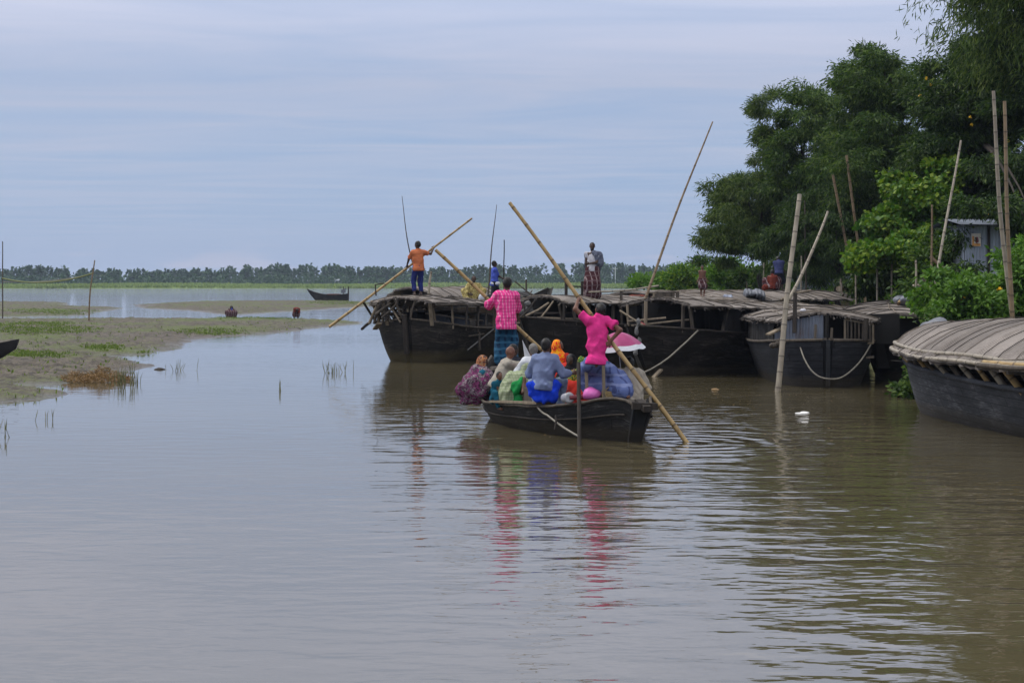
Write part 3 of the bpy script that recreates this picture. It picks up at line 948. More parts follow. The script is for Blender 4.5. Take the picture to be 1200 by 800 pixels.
def tree(name, label, base, lobes, r0, leaf, nclump, per, spread, L, W, droop=.6, group=None, cat='tree', rough=.25, seed=1, trunk='bark', fruit=0):
    base = np.asarray(base, float)
    o = thing(name, label, cat, base, 0, group)
    lb = [(l[0] - base[0], l[1] - base[1], l[2] - base[2], *l[3:]) for l in lobes]
    limb_mb((0, 0, -.3), lb, r0, seed).build('trunk', MAT[trunk], o)
    crown('crown', MAT[leaf], o, lb, nclump, per, spread, L, W, droop, rough)
    if fruit:
        P, out, off = crown_pts(lb, fruit, 1, .1)
        P = P + out * .5 - V(0, .8, 0)
        m = MB()
        for p in P:
            for a in range(3):
                v, q = leaf_quads(np.repeat(p[None], 4, 0), rng.normal(0, 1, (4, 3)), .065, .055); m.add(v, q)
        m.build('blossom', MAT['yellow'], o)
    return o


def L(px, py, Y, rx, ry, rz):
    """lobe centred where the photo shows it, radii in photo pixels at that distance (depth in metres)"""
    p = at(px, py, Y); k = Y / F
    return (*p, rx * k, ry, rz * k)
TG = 'trees on the river bank'
def gz(x, y): return float(bank_h(np.array([x]), np.array([y]))[0])
def base_at(px, Y):
    x = (px - 600) / F * Y
    return V(x, Y, gz(x, Y))

tree('broadleaf_tree', 'low spreading dark tree at the outer end of the bank grove', base_at(893, 80),
     [L(862, 255, 79, 30, 2.5, 38), L(880, 235, 80, 34, 2.5, 28), L(905, 265, 79, 34, 2.5, 45), L(850, 285, 79, 16, 1.5, 22), L(925, 240, 80, 25, 2, 40)], .16, 'leaf_bamboo', 840, 64, .27, 0.234, 0.049, .7, TG, seed=3)
tree('airy_tree', 'slender tree whose thin airy top spreads against the sky beside the dense crowns', base_at(922, 77),
     [L(908, 130, 77, 24, 1.3, 28), L(905, 172, 77, 17, 1.2, 22), L(925, 205, 77, 26, 1.5, 30)], .12, 'leaf_bamboo', 300, 64, .27, 0.234, 0.041, .5, TG, seed=4, rough=.35)
tree('rounded_tree', 'full green tree with a domed top just behind the airy one', base_at(945, 76),
     [L(945, 140, 75, 24, 1.6, 36), L(940, 185, 75, 32, 2, 34), L(950, 235, 75, 36, 2, 46), L(962, 285, 74, 34, 2, 34)], .15, 'leaf_dark', 780, 64, .27, 0.218, 0.052, .7, TG, seed=5)
tree('sparse_tree', 'thin see-through sapling with bare stems between two tall crowns', base_at(975, 78),
     [L(970, 118, 78, 16, 1, 16), L(975, 155, 78, 14, 1, 18)], .06, 'leaf_bamboo', 72, 64, .27, 0.203, 0.041, .4, TG, seed=6, rough=.4)
tree('tall_tree', 'tall dark leafy tree with an uneven ragged top near the grove middle', base_at(1030, 68),
     [L(1022, 100, 68, 34, 2, 36), L(1045, 92, 67, 34, 2, 26), L(1024, 150, 68, 34, 2.4, 44), L(1055, 145, 67, 40, 2.2, 44), L(1000, 215, 67, 44, 2.5, 54), L(1050, 215, 66, 46, 2.5, 50), L(1080, 110, 67, 22, 1.6, 28)], .2, 'leaf_dark', 1350, 64, .27, 0.211, 0.052, .7, TG, seed=7)
tree('drooping_tree', 'dark low tree with drooping leaves right behind the moored roofs', base_at(985, 68),
     [L(965, 280, 68, 44, 2, 44), L(1005, 285, 66, 40, 2, 40), L(930, 295, 70, 34, 2, 36), L(985, 250, 68, 40, 2, 40)], .14, 'leaf_deep', 780, 64, .27, 0.211, 0.044, .95, TG, seed=8)
tree('dense_tree', 'dense dark tree hung with scattered yellow blossoms above the tin house', base_at(1128, 58),
     [L(1120, 135, 57, 40, 2.2, 48), L(1150, 95, 57, 44, 2.2, 54), L(1110, 200, 57, 44, 2.2, 48), L(1165, 190, 56, 44, 2.2, 64), L(1140, 240, 56.5, 46, 1.6, 30), L(1190, 250, 55, 24, 1.5, 30), L(1158, 244, 46.6, 28, .4, 8), L(1204, 258, 46.8, 12, .6, 24), L(1122, 285, 47.2, 12, .5, 26)], .2, 'leaf_deep', 1350, 64, .27, 0.195, 0.058, .6, TG, seed=9, fruit=26)
tree('overhanging_tree', 'huge dark tree filling the corner and rising out of the picture', base_at(1215, 55),
     [L(1200, 60, 54, 52, 2.4, 70), L(1180, -20, 54, 46, 2.2, 56), L(1235, -90, 54, 70, 2.5, 80), L(1260, 60, 54, 70, 2.5, 110), L(1215, 170, 53, 46, 2.2, 74), L(1270, 220, 53, 60, 2.2, 90)], .26, 'leaf_deep', 1724, 64, .27, 0.211, 0.058, .7, TG, seed=10)

# bamboo grove leaning in over the corner: culms with sprays of narrow leaves
o = thing('bamboo_clump', 'bamboo clump whose feathery leaf sprays hang into the sky over the grove', 'bamboo', base_at(1240, 56), 0, TG)
bb = V(*o.location)
m = MB(); sprays = []
for i in range(11):
    tip = at(1072 + i * 13 + rng.uniform(-6, 6), -60 + rng.uniform(-50, 70) + abs(i - 2) * 4, 51 + rng.uniform(-1, 1)) - bb
    mid = V(tip[0] * .35 + rng.normal(0, .3), tip[1] * .3, tip[2] * 1.02)
    T = np.linspace(0, 1, 16)[:, None]
    P = 2 * T * (1 - T) * mid + T ** 2 * tip + V(rng.normal(0, .3), rng.normal(0, .3), 0) * (1 - T)
    m.tube(P, np.linspace(.045, .008, 16), 6)
    for j in range(9, 16):
        for q in range(9): sprays.append(P[j] + rng.normal(0, .42, 3) - UP * rng.uniform(0, 1.5))
m.build('culm', MAT['culm'], o)
S_ = np.repeat(np.array(sprays), 16, 0); S_ = S_ + rng.normal(0, .2, S_.shape)
v, q = leaf_quads(S_, rng.normal(0, .4, S_.shape) - UP * .75 - V(.25, 0, 0), rng.uniform(.16, .34, len(S_)), .038)
m = MB(); m.add(v, q, 0, False); m.build('crown', MAT['leaf_bamboo'], o)

# bare leaning culms seen in front of the dark crowns
for i, (a, c, Y, lb) in enumerate([((985, 258), (976, 205), 64, 'thin bamboo culm leaning through the dark foliage, lower of a pair'),
                                   ((999, 238), (992, 182), 64, 'thin bamboo culm leaning through the dark foliage, higher of a pair')]):
    m = MB(); A, B_ = at(*a, Y), at(*c, Y); A2 = A + (A - B_) * 2.2; A2[2] = max(A2[2], 1.8)
    m.tube([A2 + (B_ - A2) * t_ for t_ in np.linspace(0, 1, 8)], .05, 8)
    m.build('bamboo_culm', MAT['bamboo_brown'], None, lb, 'bamboo')

# bright creeper heaped over a dead shrub, and gourd vines on a bamboo trellis
o = thing('creeper', 'bright green creeper cascading over dark shrubs above the trellis', 'creeper', base_at(1070, 55))
bb = V(*o.location)
lb = [np.r_[np.array(l[:3]) - bb, l[3:]] for l in (L(1070, 235, 54.5, 34, 1.3, 34), L(1092, 215, 54.5, 28, 1.2, 28), L(1052, 262, 54.5, 24, 1.2, 30), L(1110, 200, 55, 20, 1, 20), L(1075, 270, 54.8, 30, 1.2, 24))]
crown('foliage', MAT['leaf_lime'], o, lb, 520, 34, .22, .17, .15, .7, .2)
limb_mb((0, 0, -.3), lb, .07, 5).build('stem', MAT['bark'], o)
o = thing('vine_trellis', 'bamboo trellis roofed with yellow-green gourd vines beside the moored boats', 'trellis', base_at(1045, 51))
bb = V(*o.location)
for px, py in ((1003, 345), (1028, 350), (1045, 330), (1062, 352), (1088, 340)):
    p = at(px, 290, 51 + rng.uniform(-.5, .8)) - bb
    m = MB(); m.tube([V(p[0] + rng.normal(0, .08), p[1], gz(p[0] + bb[0], p[1] + bb[1]) - bb[2] - .25), p * V(1, 1, .5) , p], .028, 8); m.build('post', MAT['bamboo_pale'], o)
lb = [np.r_[np.array(l[:3]) - bb, l[3:]] for l in (L(1020, 300, 50.5, 18, 1.0, 11), L(1048, 295, 50.8, 24, 1.1, 11), L(1075, 285, 51, 22, 1.1, 13), L(1005, 312, 50.3, 9, .7, 10), L(1095, 285, 51, 16, 1, 16))]
crown('foliage', MAT['leaf_lime'], o, lb, 330, 30, .17, .15, .14, .55, .2)
lb = [np.r_[np.array(l[:3]) - bb, l[3:]] for l in (L(1040, 330, 52.5, 40, .7, 22), L(1075, 325, 52.6, 26, .7, 22))]
crown('undergrowth', MAT['leaf_deep'], o, lb, 160, 36, .22, .18, .11, .7, .2)

SG = 'shrubs on the bank'
def shrub(name, label, lobes, leaf, n, per=36, sp=.2, L_=.15, W_=.09, droop=.35, fl=0, flm='white_petal', seed=1, bY=None):
    c = np.mean([l[:3] for l in lobes], 0)
    o = thing(name, label, 'shrub', (c[0], c[1], gz(c[0], c[1])), 0, SG)
    bb = V(*o.location)
    lb = [np.r_[np.array(l[:3]) - bb, l[3:]] for l in lobes]
    crown('foliage', MAT[leaf], o, lb, n, per, sp, L_, W_, droop, .2)
    limb_mb((0, 0, -.2), lb, .035, seed).build('stem', MAT['bark'], o)
    if fl:
        P, out, off = crown_pts(lb, fl, 1, .05); P = P - V(0, .35, 0) + out * .2
        m = MB()
        for p in P:
            v, q = leaf_quads(np.repeat(p[None], 7, 0), rng.normal(0, 1, (7, 3)) - V(0, .6, 0), .085, .08); m.add(v, q)
        m.build('blossom', MAT[flm], o)
    return o

shrub('leafy_shrub', 'bright leafy shrub with pale flowers in front of the tin house', [L(1145, 352, 43, 34, 1.0, 24), L(1185, 345, 43.5, 22, .9, 18), L(1165, 355, 42.5, 36, .9, 22)], 'leaf_mid', 420, fl=14, seed=3)
shrub('leafy_shrub', 'green shrub tall beside the paired bamboo poles by the edge', [L(1200, 325, 42, 26, .9, 46), L(1235, 320, 42, 30, .9, 50)], 'leaf_mid', 320, fl=8, seed=4)
shrub('leafy_shrub', 'green shrub with orange-yellow flowers beside the leaning pole', [L(1110, 350, 41.5, 22, .9, 26), L(1135, 368, 41, 30, .8, 18)], 'leaf_mid', 260, fl=6, flm='yellow', seed=5)
shrub('waterside_bush', 'small dark bush touching the water behind the grey boat bow', [L(1072, 440, 38.6, 14, .6, 22), L(1085, 415, 39, 16, .6, 30), L(1066, 462, 38.2, 8, .4, 8)], 'leaf_dark', 150, 34, .16, .13, .08, seed=6)
shrub('undergrowth_bush', 'dark undergrowth between the trellis and the flowering shrubs', [L(1095, 320, 49, 22, 1, 26), L(1120, 300, 49, 20, 1, 30), L(1075, 345, 48, 20, .8, 14)], 'leaf_dark', 220, seed=7)
shrub('undergrowth_bush', 'dark bush filling the shade below the overhanging tree', [L(1190, 300, 52, 30, 1, 30), L(1225, 290, 52, 30, 1, 40)], 'leaf_deep', 200, seed=8)
for i, (px, Y, h, r, lab, lf) in enumerate([(795, 96, 14, 22, 'low green bush at the tip of the bank beyond the roofs', 'leaf_mid'), (835, 92, 24, 20, 'pointed green bush behind the bare-chested child', 'leaf_dark'),
        (812, 90, 12, 26, 'grassy yellow-green bush spilling towards the roofs', 'leaf_lime'), (862, 86, 18, 26, 'rounded light green bush under the outermost tree', 'leaf_mid'), (765, 104, 7, 22, 'outermost scrubby patch where the bank meets the far river', 'leaf_mid'), (885, 84, 14, 18, 'shaded green bush behind the blue sheet on the roofs', 'leaf_dark')]):
    shrub('bank_bush', lab, [L(px, 336 - h * .5, Y, r, 1.5, h), L(px + r * .5, 338 - h * .3, Y, r * .6, 1.2, h * .6)], lf, 170, 30, .28, .22, .10, .1, seed=20 + i)
# spindly weeds that rise over the bushes
for i, (px, h) in enumerate([(818, 58), (826, 40), (838, 66), (806, 28)]):
    m = MB(); b0 = base_at(px, 92); tp = at(px + rng.uniform(-5, 5), 336 - h, 92)
    P = [b0 + (tp - b0) * t_ + rng.normal(0, .06, 3) for t_ in np.linspace(0, 1, 9)]
    m.tube(P, np.linspace(.02, .006, 9), 5)
    for j in range(3, 9):
        for q in range(3):
            e = P[j] + V(rng.uniform(-.5, .5), rng.uniform(-.3, .3), rng.uniform(.1, .45)); m.tube([P[j], (P[j] + e) / 2 + UP * .05, e], .006, 4)
    nb = len(m.v); tips = np.array([p[-1] for p in m.v[-1:]])
    LP = np.repeat(np.array(P[4:]), 14, 0) + rng.normal(0, .28, (14 * 5, 3)); v, q = leaf_quads(LP, rng.normal(0, 1, LP.shape), .12, .05); m.add(v, q, 1, False)
    m.build('tall_weed', [MAT['culm'], MAT['leaf_mid']], None, ['tallest spindly weed standing against the sky near the bank bushes', 'middle-height spindly weed beside the tallest one', 'spindly weed closest to the outermost tree', 'shortest spindly weed at the bank tip'][i], 'weed', 'spindly weeds at the bank tip')
# loose undergrowth carpet on the bank
n = 26000
x = rng.uniform(8.5, 30, n); y = rng.uniform(36, 108, n)
d = poly_sd(x, y, SHORE); k = (d > .25) & ((fbm(x, y, .5) > -.45) | (d > 5)) & ~((x > 9.6) & (x < 11.8) & (y > 49) & (y < 57) & (d < 3))
x, y = x[k], y[k]
P = np.stack([x, y, bank_h(x, y) - .03], -1)
v, q = leaf_quads(P, rng.normal(0, .5, P.shape) + UP, rng.uniform(.18, .5, len(P)), rng.uniform(.04, .12, len(P)))
m = MB(); m.add(v, q, 0, False); m.build('ground_cover', MAT['leaf_mid'], kind='stuff')

# ------------------------------------------------------------------ far bank: tall grass and the wood behind it
n = 46000
y = 653 + rng.random(n) ** 1.8 * 140; x = rng.uniform(-330, 330, n) * (y / 700)
P = np.stack([x, y, bank_h(x, y) - .1], -1)
hgt = np.clip(1.15 + .5 * fbm(x, y, .05) + rng.normal(0, .22, n), .5, 2.2)
D = rng.normal(0, .18, P.shape) + UP
v, q = leaf_quads(P, D, hgt, rng.uniform(.5, 1.1, n)); m = MB(); m.add(v, q, 0, False)
m.build('bank_grass', MAT['grass'], kind='stuff')
m = MB()
for i in range(760):
    x = rng.uniform(-360, 360); y = rng.uniform(800, 860); hh = rng.uniform(6.6, 9.6) + 1.0 * math.sin(x * .045) + .8 * math.sin(x * .013 + 1)
    if x < -230: hh *= 1 - min(.45, (-230 - x) / 60 * .5)
    cw = rng.uniform(1.6, 3.4)
    nn_ = 95
    t_ = rng.random(nn_) ** .8
    ph = rng.uniform(0, 6.28, nn_); rr = cw * np.clip(1.25 - 1.15 * t_, .12, 1) * rng.uniform(.55, 1.1, nn_)
    P = np.stack([x + rr * np.cos(ph), y + rr * np.sin(ph) * .7, .6 + hh * t_], -1)
    D = np.stack([np.cos(ph), np.sin(ph), rng.normal(.1, .7, nn_)], -1)
    v, q = leaf_quads(P, D, rng.uniform(1.1, 2.0, nn_), rng.uniform(.9, 1.6, nn_)); m.add(v, q, 0, False)
m.build('distant_woods', MAT['leaf_far'], kind='stuff')
m = MB()
for i in range(360):
    x = rng.uniform(-360, 360); y = rng.uniform(780, 800); nn_ = 40; cw = rng.uniform(2, 4)
    P = np.stack([x + rng.normal(0, cw * .6, nn_), y + rng.normal(0, 1, nn_), .7 + rng.random(nn_) * rng.uniform(2.5, 5.6)], -1)
    v, q = leaf_quads(P, rng.normal(0, 1, P.shape), rng.uniform(.9, 1.6, nn_), 1.1); m.add(v, q, 0, False)
m.build('distant_scrub', MAT['leaf_far'], kind='stuff')
for i, (px, wd, lb) in enumerate([(395, 9, 'tiny pale hut beyond the far grass above the drifting boat'), (233, 7, 'tiny pale hut at the foot of the far woods on the mudflat side'), (636, 7, 'tiny white hut on the far bank right behind the long pole')]):
    o = thing('far_hut', lb, 'hut', (*at(px, 330, 792)[:2], .6), 0, 'huts on the far bank')
    m = MB(); m.box((0, 0, 1.4), (wd * .26, 3, 2.2)); m.build('wall', MAT['tin'], o)
    m = MB(); w_ = wd * .16
    m.add([(-w_, -2, 2.5), (w_, -2, 2.5), (w_, 0, 3.2), (-w_, 0, 3.2), (w_, 2, 2.5), (-w_, 2, 2.5)], [[0, 1, 2, 3], [3, 2, 4, 5]], 0, False); m.add([(-w_, -2, 2.49), (w_, -2, 2.49), (w_, 2, 2.49), (-w_, 2, 2.49)], [[0, 1, 2, 3]], 0, False); m.build('roof', MAT['tin'], o)
m = MB(); p = at(721, 330, 790); m.tube([(p[0], p[1], .5), (p[0], p[1], 9.5)], .18, 6)
m.tube([(p[0] - 1.2, p[1], 8.6), (p[0] + 1.2, p[1], 8.6)], .1, 5); m.build('far_mast', MAT['white'], None, 'thin pale utility mast standing before the far woods', 'mast')

# ------------------------------------------------------------------ growth and heaps on the mud
n = 130000
px = rng.uniform(-200, 460, n); py = 330 + F * H / np.exp(rng.uniform(np.log(36), np.log(235), n))
Y0 = F * H / (py - HY); X0 = (px - 600) / F * Y0
Z0, D0 = flat_h(X0, Y0)
zone = np.zeros(n)
for (cx, cy, rx, ry) in [(40, 391, 85, 7), (70, 367, 70, 4), (20, 422, 70, 6), (300, 375, 60, 3), (250, 392, 60, 3), (40, 384, 60, 3), (400, 356, 50, 3), (120, 412, 30, 3), (175, 415, 12, 2), (300, 372, 30, 2.5)]:
    zone = np.maximum(zone, 1 - ((px - cx) / rx) ** 2 - ((py - cy) / ry) ** 2)
k = (Z0 > .02) & (rng.random(n) < np.clip(zone * .9, .018, .85))
P = np.stack([X0, Y0, Z0 - .01], -1)[k]
P = np.repeat(P, 3, 0) + rng.normal(0, .06, (len(P) * 3, 3)) * V(1, 1, 0)
v, q = leaf_quads(P, rng.normal(0, .5, P.shape) + UP, rng.uniform(.05, .15, len(P)), rng.uniform(.02, .06, len(P)))
m = MB(); m.add(v, q, 0, False); m.build('mud_grass', MAT['grass_mud'], kind='stuff')
# dead straw washed up at the tip of the flat
o = thing('straw_heap', 'heap of rusty dead straw washed up at the edge of the mudflat', 'straw', gnd(112, 446))
n = 2600; ang = rng.uniform(0, 6.28, n); rr = np.sqrt(rng.random(n))
x = rr * np.cos(ang) * .95; y = rr * np.sin(ang) * 1.1; z = .26 * np.clip(1 - rr ** 2, 0, 1) * rng.random(n) * (1 + .5 * np.sin(x * 7)) + .02
v, q = leaf_quads(np.stack([x, y, z], -1), rng.normal(0, 1, (n, 3)) * V(1, 1, .45) + V(0, 0, .25), rng.uniform(.08, .2, n), .018)
m = MB(); m.add(v, q, 0, False); m.build('straw', MAT['straw'], o)
def sprout(px, py, n, h, w_, label, mt='reed'):
    b0 = gnd(px, py); m = MB()
    for i in range(int(n * 1.8)):
        p = b0 + V(rng.normal(0, w_ * .8), rng.normal(0, w_ * .8), 0); e = p + V(rng.normal(0, h * .16), rng.normal(0, h * .15), h * rng.uniform(.5, 1.1))
        c_ = (p + e) / 2 + V(rng.normal(0, .012), 0, h * .03)
        m.tube([b0 + (p - b0) * .2 - V(0, 0, .06), p, c_, e], [.005, .008, .007, .002], 4)
    return m.build('water_reed', MAT[mt], None, label, 'reed', 'reed tufts standing in the shallows')
sprout(384, 437, 7, .40, .10, 'thickest grass tuft in open water, first of three in a row')
sprout(393, 437, 5, .34, .08, 'middle grass tuft of the row of three in open water')
sprout(404, 436, 3, .34, .10, 'thin last grass tuft of the row of three in open water')
sprout(142, 450, 14, .5, .16, 'reed tuft just off the straw heap')
sprout(157, 449, 8, .55, .12, 'leaning reed tuft outward of the straw heap')
sprout(207, 434, 6, .35, .2, 'faint scattered reed blades off the tip of the mudflat')
sprout(52, 492, 3, .24, .12, 'few thin reed blades in the open water below the mud spit')
sprout(5, 512, 3, .30, .10, 'reed blades at the picture edge below the mud spit')
sprout(328, 458, 2, .32, .05, 'lone pair of thin reed stalks far out in the calm water')
for i, (px, py) in enumerate([(186, 433), (350, 386)]):
    p = gnd(px, py); m = MB(); S = SDF(.03).ell(V(0, 0, 0), (.16, .12, .07)).ell(V(.1, .05, -.01), (.1, .1, .05)); v, q = S.mesh(.02, .03, 3 + i, 18); m.add(v + p, q)
    m.build('mud_clod', MAT['wood_dark'], None, ['dark mud clod in the water off the mudflat tip', 'small dark clod near the mudflat shoreline by the bending person'][i], 'clod')

# specks of leaf litter and scum drifting by the moored boats
n = 420; px = np.clip(rng.normal(850, 110, n), 640, 1150); py = 440 + np.abs(rng.normal(0, 38, n)) + 14
Yl = F * H / (py - HY); P = np.stack([(px - 600) / F * Yl, Yl, np.full(n, .006)], -1)
D = rng.normal(0, 1, P.shape) * V(1, 1, .0)
v, q = leaf_quads(P, D, rng.uniform(.02, .07, n), rng.uniform(.02, .05, n), 0.); v[:, 2] = .006
m = MB(); m.add(v, q, 0, False); m.build('floating_litter', MAT['straw'], kind='stuff')
# ------------------------------------------------------------------ boats (local frame: x from the near end along the keel, y to port of that, z up from the water)
def prof(tab, s):
    tab = np.asarray(tab, float)
    out = []
    for c in range(1, tab.shape[1]):
        xs_, ys_ = tab[:, 0], tab[:, c]
        dd = np.diff(ys_) / np.diff(xs_)
        mm = np.concatenate([[dd[0]], (dd[:-1] + dd[1:]) / 2, [dd[-1]]])
        i = np.clip(np.searchsorted(xs_, s, 'right') - 1, 0, len(xs_) - 2)
        h = xs_[i + 1] - xs_[i]; t_ = (s - xs_[i]) / h
        out.append((2 * t_ ** 3 - 3 * t_ ** 2 + 1) * ys_[i] + (t_ ** 3 - 2 * t_ ** 2 + t_) * h * mm[i] + (-2 * t_ ** 3 + 3 * t_ ** 2) * ys_[i + 1] + (t_ ** 3 - t_ ** 2) * h * mm[i + 1])
    return out


class Boat:
    """tab rows: s, half-beam at the gunwale, gunwale height, keel height"""
    def __init__(b, name, label, p, d, tab, full=.42, rake0=.6, rake1=.6, mat='hull', cat='boat', group=None, ns=40, thick=.06):
        d = unit(V(d[0], d[1], 0))
        b.o = thing(name, label, cat, (p[0], p[1], 0), math.atan2(d[1], d[0]), group)
        b.p, b.d, b.n = V(p[0], p[1], 0), d, V(-d[1], d[0], 0)
        b.tab = np.asarray(tab, float); b.full, b.r0, b.r1 = full, rake0, rake1
        b.L = b.tab[-1, 0]
        b.hull(mat, ns, thick)

    def W(b, s, d, z): return b.p + b.d * s + b.n * d + UP * z
    def loc(b, P):
        q = np.asarray(P, float) - b.p
        return V(q @ b.d, q @ b.n, q[2])
    def gun(b, s): return prof(b.tab, np.asarray(s, float))

    def section(b, s, inset=0., zlift=0.):
        hb, zg, zk = b.gun(s)
        t_ = np.concatenate([np.linspace(0, .1, 4)[:-1], np.linspace(.1, 1, 13)]) ** 1.2
        y = np.maximum(hb[:, None] - inset, .004) * t_[None] ** b.full
        z = zk[:, None] + zlift + (zg - zk - zlift)[:, None] * t_[None] ** 1.35
        fade0 = np.clip(1 - s / 2.2, 0, 1)[:, None] ** 1.5; fade1 = np.clip(1 - (b.L - s) / 2.2, 0, 1)[:, None] ** 1.5
        x = s[:, None] + (1 - t_[None]) * (b.r0 * fade0 - b.r1 * fade1)
        return np.stack([x, y, z], -1)

    def hull(b, mat, ns, th):
        s = np.concatenate([np.linspace(0, 1.5, 12)[:-1], np.linspace(1.5, b.L - 1.2, ns), np.linspace(b.L - 1.2, b.L, 8)[1:]])
        m = MB()
        full = []
        for ins, zl in ((0, 0), (th, .05)):
            R = b.section(s, ins, zl)
            Lf = R * V(1, -1, 1)
            A = np.concatenate([Lf[:, ::-1], R[:, 1:]], 1)
            g = np.concatenate([np.zeros((len(s), 1)), np.cumsum(np.linalg.norm(np.diff(R, axis=1), axis=2), 1)], 1)
            g = g - g[:, -1:]          # girth measured down from the gunwale
            g = np.concatenate([g[:, ::-1], g[:, 1:]], 1)
            sg = np.stack([np.repeat(s[:, None], A.shape[1], 1), -g, 0 * g], -1)
            m.grid(A, 0, True, flip=(ins == 0), sg=sg)
            full.append(A)
        O, I = full
        for e in (0, -1):           # rim
            m.grid(np.stack([O[:, e], I[:, e]], 1), 0, False, flip=(e == 0))
        for e in (0, -1):           # closed ends
            P = O[e]; n = len(P); c = P.mean(0)
            m.add(np.concatenate([P, c[None]]), [[i, i + 1, n] if e == -1 else [i + 1, i, n] for i in range(n - 1)] + ([[n - 1, 0, n]] if e == -1 else [[0, n - 1, n]]), 0, False, np.concatenate([np.zeros((n + 1, 3))]))
        b.hull_o = m.build('hull', MAT[mat], b.o)

    def rail(b, mat='wood_dark', s0=0, s1=None, r=.035, name='gunwale'):
        s1 = b.L if s1 is None else s1
        s = np.linspace(s0, s1, 40); hb, zg, _ = b.gun(s)
        for sg in (-1, 1):
            m = MB(); P = np.stack([s, sg * (hb + .012), zg + .012 + .006 * np.sin(s * 9 + sg)], -1); m.tube(P, r, 8); m.build(name, MAT[mat], b.o)

    def plank(b, a, c, w, t_, mat='wood', name='plank'):
        m = MB(); m.beam(a, c, w, t_); return m.build(name, MAT[mat], b.o)

    def stick(b, pts, r, mat='wood', name='strut'):
        m = MB(); m.tube(pts, r, 7); return m.build(name, MAT[mat], b.o)

    def roof(b, s0, s1, over=.15, rise=.45, zed=None, gap=.75, mat='mat', th=.05, wfun=None, front_in=0., seed=0, laths=True, sagk=.045, fringe=True, lr=.013, name='mat_roof', lapw=1.15, nlong=0):
        """arched mat roof; edge sits gap above the gunwale"""
        r_ = np.random.default_rng(seed)
        ns, nw = int((s1 - s0) / .13), 33
        s = np.linspace(s0, s1, ns); u = np.linspace(-1, 1, nw)
        hb, zg, _ = b.gun(np.clip(s, 0, b.L))
        hw = hb + over if wfun is None else wfun(s)
        ze = zg + gap if zed is None else zed(s)
        lap = ((s - s0) / lapw) % 1.0
        wob = r_.normal(0, .012, (ns, nw)); wob[:, 1:-1] = (wob[:, :-2] + wob[:, 1:-1] + wob[:, 2:]) / 3
        sag = sagk * np.sin(s[:, None] * 2.1 + u[None] * 2) * (1 - u[None] ** 2)
        z = ze[:, None] + (rise(s)[:, None] if callable(rise) else rise) * (1 - np.abs(u[None]) ** 2.2) + wob + sag + .05 * lap[:, None]
        jag = np.zeros((ns, nw)); jag[:, 0] = r_.normal(0, .045, ns); jag[:, -1] = r_.normal(0, .045, ns)
        y = hw[:, None] * u[None] + jag
        x = s[:, None] + 0 * u[None] + front_in * (u[None] ** 2) * np.clip(1 - (s[:, None] - s0) / 2, 0, 1)
        x[0] += r_.normal(0, .05, nw); x[-1] += r_.normal(0, .06, nw)
        T = np.stack([x, y, z], -1); Bt = T - V(0, 0, th)
        sg = np.stack([x, y, 0 * x], -1)
        m = MB()
        m.grid(T, 0, False, flip=True, sg=sg); m.grid(Bt, 0, False, sg=sg)
        for e in (0, -1):
            m.grid(np.stack([T[:, e], Bt[:, e]], 1), 0, False, flip=(e == -1)); m.grid(np.stack([T[e], Bt[e]], 1), 0, False, flip=(e == 0))
        if laths:
            sp = s0 + .1
            while sp < s1:
                i = int(np.clip((sp - s0) / (s1 - s0) * (ns - 1), 0, ns - 1)); sl = int(np.clip(i + r_.integers(-2, 3), 0, ns - 1))
                k = np.linspace(0, 1, nw); ii = np.clip(np.round(i + (sl - i) * k).astype(int), 0, ns - 1)
                P = T[ii, np.arange(nw)] + V(0, 0, .022)
                m.tube(P[::2], lr, 5, int(r_.random() < .55) + 1); sp += r_.uniform(.35, .75)
            for j in list(r_.choice(np.arange(3, nw - 3), nlong, replace=False)) if nlong else []:
                m.tube(T[::4, j] + V(0, 0, .035), .014, 6, 1)
            for j in (0, -1):
                m.tube(T[::2, j] + V(0, 0, -.03), .028, 6, 2)
        if fringe:      # frayed ends of the mats along both eaves and both ends
            for e, o_ in ((T[:, 0], V(0, -1, 0)), (T[:, -1], V(0, 1, 0)), (T[0], V(-1, 0, 0)), (T[-1], V(1, 0, 0))):
                q_ = e[r_.integers(0, len(e), len(e) * 3)] + r_.normal(0, .03, (len(e) * 3, 3)) - V(0, 0, .03)
                v_, f_ = leaf_quads(q_ - o_ * .06, o_ * .8 + r_.normal(0, .35, q_.shape) - V(0, 0, .35), r_.uniform(.05, .15, len(q_)), r_.uniform(.015, .045, len(q_)))
                m.add(v_, f_, int(r_.integers(0, 2)) * 2, False)
        b.T = T; b.rs = s
        return m.build(name, [MAT[mat], MAT['lath'], MAT['lath_dark']], b.o)

    def rz(b, s, d=0.):
        """height of the roof top at station s, offset d"""
        i = int(np.argmin(abs(b.rs - s))); row = b.T[i]
        return float(np.interp(d, row[:, 1], row[:, 2]))

    def curtain(b, s0, s1, side, zdrop=.02, mat='black_tarp', gap=None, inset=.05, name='side_sheet', seed=0):
        r_ = np.random.default_rng(seed)
        s = np.linspace(s0, s1, int((s1 - s0) / .06)); hb, zg, _ = b.gun(s)
        top = np.array([b.rz(x_, side * h_) for x_, h_ in zip(s, hb)]) - .07
        v_ = np.linspace(0, 1, 8)
        fold = .03 * np.sin(s * 11 + 2 * np.sin(s * 3)) + .02 * np.sin(s * 27)
        z = zg[:, None] - zdrop + (top - zg + zdrop)[:, None] * v_[None]
        y = side * (hb[:, None] - inset + fold[:, None] * (1 - .6 * v_[None]))
        m = MB(); A = np.stack([s[:, None] + 0 * z, y, z], -1)
        m.grid(A, 0, True); m.grid(A - V(0, side * .012, 0), 0, True, flip=True)
        return m.build(name, MAT[mat], b.o)


